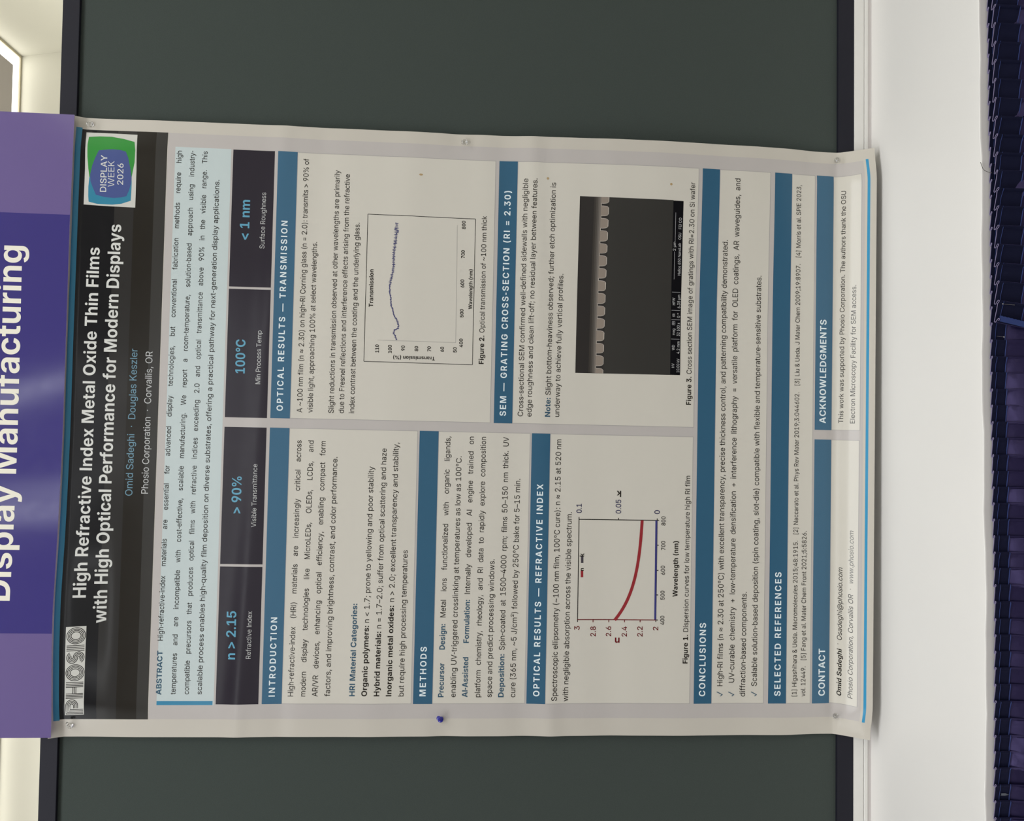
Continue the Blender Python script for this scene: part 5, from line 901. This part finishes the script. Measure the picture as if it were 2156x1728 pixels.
sc = SHP['mgscale']
ic = SHP['mgicon'][0]
lines = [[(u, 899.3), (u, 912.6)] for u in SHP['mgsep']] + [[sc[0], sc[1]], [sc[2], sc[3]]]
lines += [[(ic[0] + a, ic[1] + b), (ic[0] + c_, ic[1] + d_)] for a, b, c_, d_ in ((0, -2.2, 0, 2.2), (2.6, -2.2, 2.6, 2.2), (5.2, -2.2, 5.2, 2.2), (0, -2.2, 5.2, -2.2), (0, 0, 5.2, 0), (0, 2.2, 5.2, 2.2))]
for pts in lines[:6]: seg('data_bar_rule', [pts], M['mg_line'], mg, L5, .55)
seg('data_bar_icon', lines[6:], M['mg_line'], mg, L5, .55)

# all lettering: a mesh for each heading, caption, axis label and paragraph
SINGLE = {'tick_labels': 'tick_label', 'left_axis_labels': 'left_axis_label', 'right_axis_labels': 'right_axis_label', 'lead_in_text': 'lead_in_text', 'check_mark': 'check_mark',
          'legend_text': 'legend_text', 'data_bar_text': 'data_bar_text', 'logo_text': 'logo_text', 'title_text': 'title_text'}
GR = []; last = {}
for (part, sub, colour, style, cap, u0_, u1_, v0_, v1_, s_, j_) in TEXT:
    it = (style, cap, u0_, u1_, v0_, v1_, s_, j_, False); key = (part, sub, colour)
    g_ = last.get(key)
    if g_ is None or sub in SINGLE or v0_ - g_[1][-1][4] > 24: g_ = (key, []); GR.append(g_); last[key] = g_
    g_[1].append(it)
q = SHP['c2yt']; GR.append((('transmission_chart', 'vertical_axis_title', 'ink'), [('B', 5.6, q[0][0], q[1][0], q[0][1], q[1][1], 'Transmission (%)', 0, True)]))
q = SHP['c1nn']; GR.append((('dispersion_chart', 'index_axis_title', 'red'), [('B', 10.6, q[0][0], q[1][0], q[0][1], q[0][1] - 6.9, 'n', 0, True)]))
q = SHP['c1kk']; GR.append((('dispersion_chart', 'extinction_axis_title', 'ink'), [('B', 9.6, q[0][0], q[1][0], q[0][1], q[0][1] - 7.2, 'k', 0, True)]))
CM_ = {'red': 'redtext', 'head': 'headtext'}
for (part, sub, colour), items in GR:
    letters(SINGLE.get(sub, sub), items, M[CM_.get(colour, colour)], PARTS[part], L6)
# small brown specks on the paper
for i, (u, v) in enumerate(SHP['spots']):
    P = [(u + math.cos(a * math.pi / 5) * (1.9 if i else 1.5) * (1 + .15 * math.sin(3 * a)), v + math.sin(a * math.pi / 5) * (2.0 if i else 3.0)) for a in range(10)]
    poly('brown_speck', [P], M['stain'], poster, L5)
pl = Vector(poster.location)
for o in set(bpy.data.objects) - _before:          # geometry was laid out in room coordinates: keep it there under its parents
    if o.type == 'EMPTY': o.location = Vector(o.location) - pl
for o in set(bpy.data.objects) - _before:
    if o.type == 'MESH':
        if o.parent == poster: o.location = -pl
        elif o.parent and o.parent.type == 'EMPTY': o.location = -(pl + Vector(o.parent.location))

# ------------------------------------------------------------------ pushpins
PROF = [(.0005, 0), (.0040, 0), (.0044, .0004), (.0044, .0012), (.0038, .0017), (.0026, .0022), (.0020, .0035), (.00195, .0065), (.0023, .0085), (.0030, .0096), (.0033, .0102), (.0033, .0112), (.0029, .0117), (.0010, .0118), (.0008, .0113)]
def pushpin(u, v, up, right, material, label, group=None):
    root = tag(empty('pushpin', S(u, v, .0014)), label, 'pushpin', group)
    ax = Vector((right, -.0115, up)).normalized()
    m = Vector((0, 0, 1)).rotation_difference(ax).to_matrix()
    lathe('pin_head', PROF, m, material, root)
    tube('pin_needle', [m @ Vector((0, 0, .0004)), m @ Vector((0, 0, -.004)), m @ Vector((0, 0, -.0085))], .00045, M['steel'], root)
    return root
pc = [(a / 1000, b / 1000) for a, b in SHP['pins']]
G_ = 'clear pushpins holding the poster'
pushpin(*pc[0], -.001, -.004, M['pin_clear'], "clear plastic pushpin in the poster's top corner beside the green and blue logo", G_)
pushpin(*pc[1], .0046, -.0052, M['pin_clear'], "clear plastic pushpin halfway down the poster's edge beside the transmission chart", G_)
pushpin(*pc[2], .0044, -.0028, M['pin_clear'], "clear plastic pushpin in the poster's bottom corner beside the acknowledgments bar", G_)
pushpin(*pc[3], .0010, .0066, M['pin_clear'], "clear plastic pushpin in the poster's top corner beside the striped company logo", G_)
pushpin(*pc[4], .0044, .0052, M['pin_clear'], "clear plastic pushpin in the poster's bottom corner beside the contact bar", G_)
pushpin(*pc[5], .0039, .0068, M['pin_blue'], 'dark blue pushpin in the poster margin beside the methods panel')

# ------------------------------------------------------------------ table in front of the board
TZ = -.0325
TXS = [(-1.30, -.2790), (-.50, -.2765), (-.255, -.2785), (-.079, -.2752), (.04, -.2730), (.28, -.2733), (.40, -.2705), (.527, -.2690), (1.30, -.2660)]
def front(x):
    for (a, b), (c_, d_) in zip(TXS, TXS[1:]):
        if x <= c_:
            t = (x - a) / (c_ - a); t = t * t * (3 - 2 * t); return b + (d_ - b) * t + .0097
    return TXS[-1][1] + .0097
table = tag(empty('table', (0, .05, FLOOR)), 'white table with a pale rounded edge in front of the pinboard', 'table')
def tpart(o): o.location = (0, -.05, -FLOOR); return o
V = []; F = []
xs = [-1.30 + 2.6 * i / 104 for i in range(105)]
for x in xs:
    y = front(x) + .0009 * math.sin(x * 37) + .0006 * math.sin(x * 91 + 1)
    pr = [(.46, TZ - .032), (.46, TZ), (.10, TZ), (-.03, TZ), (-.20, TZ), (y + .012, TZ)]
    pr += [(y - .0040 - .0010 * math.sin(a), TZ - .0010 * (1 - math.cos(a))) for a in [math.radians(d_) for d_ in (0, 15, 30, 45, 60, 75, 90)]]
    pr += [(y - .005, TZ - .032)]
    for p in pr: V.append((x, p[0], p[1]))
n = 14
for i in range(len(xs) - 1):
    for k in range(n): F.append((i * n + k, i * n + (k + 1) % n, (i + 1) * n + (k + 1) % n, (i + 1) * n + k))
F += [tuple(range(n))[::-1], tuple((len(xs) - 1) * n + k for k in range(n))]
top = tpart(link('table_top', V, F, M['table'], table, True))
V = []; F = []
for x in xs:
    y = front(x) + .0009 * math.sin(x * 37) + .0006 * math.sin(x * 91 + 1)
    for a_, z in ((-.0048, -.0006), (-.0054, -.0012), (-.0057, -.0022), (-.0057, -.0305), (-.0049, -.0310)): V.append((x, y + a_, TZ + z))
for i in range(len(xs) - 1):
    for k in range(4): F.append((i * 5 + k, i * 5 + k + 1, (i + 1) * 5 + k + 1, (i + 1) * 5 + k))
tpart(link('shaded_edge', V, F, M['edge_shade'], table, True))['label'] = 'front edge of the white table, coloured grey for its shade'
for x in (-1.2, 1.2):
    for y in (-.18, .40): tpart(boxes('leg', [(x - .016, x + .016, y - .016, y + .016, FLOOR, TZ - .032)], M['leg'], table, .002))

# ------------------------------------------------------------------ pleated table skirts
def fold_path(x0, x1, P, amp, y_of, jitter, rnd):
    """plan view of a pleated cloth edge from x1 down to x0: flats that end in small turned folds"""
    out = []; x = x1
    while x > x0:
        p = P * rnd.uniform(1 - jitter, 1 + jitter); a = amp * rnd.uniform(.8, 1.2)
        for t, o_ in ((0, 0), (.30, .25), (.60, .62), (.88, .95), (.975, 1.0), (1.01, .78), (.985, .50), (.92, .22), (.855, -.05), (.825, -.32), (.845, -.55), (.90, -.56), (.955, -.33)):
            xx = x - p * t; out.append((xx, y_of(xx) - .0012 + a * o_ - a * .45))
        x -= p
    return out
def skirt(name, x0, x1, P, amp, off, ztop, zbot, band, label, rnd, lean=0.0):
    root = tag(empty(name, (.5 * (x0 + x1), front(0) - .012, zbot)), label, 'table skirt')
    rx, ry, rz = root.location
    path = fold_path(x0, x1, P, amp, lambda x: front(x) - .0062 - off, .05, rnd)
    def sheet(nm, zs, mat_, out=0.0, flare=0.0):
        V = []; F = []; n_ = len(path)
        ph = [rnd.uniform(-1, 1) for _ in range(n_ // 13 + 2)]
        for zi, z in enumerate(zs):
            k = max(0.0, (ztop - band - z)) if flare else 0.0
            for i, (x, y) in enumerate(path):
                b_ = ph[i // 13]
                fl = (1 - math.exp(-k / .026)) * flare * (.2 + .8 * b_ * b_)       # each pleat springs out below its band
                x -= lean * min(max(0.0, ztop - z), .157) * math.exp(-max(0.0, x - x0) / .04)
                V.append((x - rx + fl * .25 * b_ * math.sin(30 * k + b_), y - out - fl * (1 + .3 * math.sin(i * math.tau / 13)) - min(k, .3) * .05 - ry, z - rz))
        for j in range(len(zs) - 1):
            for i in range(n_ - 1): F.append((j * n_ + i, j * n_ + i + 1, (j + 1) * n_ + i + 1, (j + 1) * n_ + i))
        return link(nm, V, F, mat_, root, True)
    zs = [ztop, ztop - band] + [ztop - band - d_ for d_ in (.003, .007, .012, .018, .026, .036, .05, .08, .14, .25, .4, .55, .68) if ztop - band - d_ > zbot] + [zbot]
    o_ = sheet('pleated_cloth', zs, M['satin'], 0, .021 if off < .005 else .006)
    sheet('waistband', [ztop - .0004, ztop - band * .5, ztop - band + .0004], M['satin_band'], .0008)
    V = [(x - rx, y - .0006 - ry, ztop + .0002 - rz) for x, y in path]
    tube('folded_edge', V, .00042, M['fold_edge'], root, 5)
    ln = lambda x, dz: lean * dz * math.exp(-max(0.0, x - x0) / .04)
    ST_ = [(x - ln(x, band) - rx, min(y_, y) - ry, ztop - band - rz) for (x, y), y_ in zip(path[::3], [y - .0016 for x, y in path[::3]])]
    tube('stitch_line', ST_, .00055, M['stitch'], root, 5)
    tube('seam_line', [(p_[0] + ln(p_[0] + rx, band - .0055), p_[1], p_[2] + band - .0055) for p_ in ST_], .0003, M['stitch'], root, 5)
    return root, path
ra = random.Random(11)
sk1, path1 = skirt('table_skirt', -1.15, 1.15, .0205, .0027, .0018, -.0415, FLOOR + .02, .0185, 'long navy satin pleated skirt hanging along the whole table edge', ra)
sk2, path2 = skirt('table_skirt', .1275, 1.10, .0236, .0052, .0108, -.0425, FLOOR + .03, .0330, 'short navy pleated skirt with a blue stitched end lapped over the longer skirt', random.Random(5), .17)
hx, hy = path2[-1][0], path2[-1][1]
rl = sk2.location
hem = []
for k in range(120):
    z = -.0430 - .70 * k / 119 if k > 40 else -.0430 - .0021 * k
    hem.append((hx - rl.x - .0006 - max(0, (-.0430 - z)) * .24 * (1 if z > -.2 else 0) - (0.0377 if z <= -.2 else 0), hy - .0018 - rl.y - .10 * min(.12, max(0, -.0430 - z)), z - rl.z))
V = []; F = []
for i, p in enumerate(hem):
    w = .0066 + (.0004 if i % 2 else -.0002)
    V += [(p[0] - .0004, p[1] - .0002, p[2]), (p[0] + w, p[1] - .0006, p[2]), (p[0] + w, p[1] + .0006, p[2]), (p[0] - .0004, p[1] + .0006, p[2])]
for i in range(len(hem) - 1):
    for k in range(4): F.append((4 * i + k, 4 * i + (k + 1) % 4, 4 * i + 4 + (k + 1) % 4, 4 * i + 4 + k))
link('stitched_hem', V, F, M['stitch'], sk2)['label'] = 'bright blue overlock stitching at the skirt end'

# pins through the skirts, a loose thread and a fleck of lint
def straight_pin(x, y, z, dx, dz, label):
    root = tag(empty('straight_pin', (x, y, z)), label, 'pin')
    tube('pin_shaft', [(0, 0, 0), (dx, -.0012, dz)], .00045, M['steel'], root)
    lathe('pin_knob', [(.0002, -.0004), (.0009, 0), (.0010, .0006), (.0004, .0011)], Matrix.Rotation(math.pi / 2, 3, 'X'), M['steel'], root, 10)
straight_pin(.134, front(.134) - .0240, -.0475, -.0012, -.0145, 'thin straight pin stuck across the waistband of the short skirt')
straight_pin(.0945, front(.0945) - .0115, -.0575, .0006, .0105, 'thin straight pin in the long skirt just past the stitched end')
th = [(.3300, -.2770, TZ + .0022), (.3285, -.2772, TZ + .0018), (.3255, -.2780, TZ + .0012), (.3215, -.2790, TZ + .0006), (.3180, -.2815, TZ - .0002), (.3150, -.2850, TZ - .0022), (.3128, -.2885, TZ - .0052)]
tag(tube('loose_thread', [(x - .013, y + .0065, z) for x, y, z in th], .00032, M['thread']), 'dark loose thread lying curved over the white table edge', 'thread')
LV = []; LF = []
bm = bmesh.new(); bmesh.ops.create_icosphere(bm, subdivisions=2, radius=1.0)
for v in bm.verts: v.co = Vector((v.co.x * .0016, v.co.y * .0008, v.co.z * .0048)) * (1 + .25 * math.sin(7 * v.co.x + 5 * v.co.z))
me = bpy.data.meshes.new('lint_fleck'); bm.to_mesh(me); bm.free(); me.materials.append(M['lint'])
lf = bpy.data.objects.new('lint_fleck', me); COL.objects.link(lf); lf.location = (-.472, front(-.472) - .0108, -.0535)
tag(lf, 'pale fleck of lint stuck to the waistband of the long skirt', 'lint')
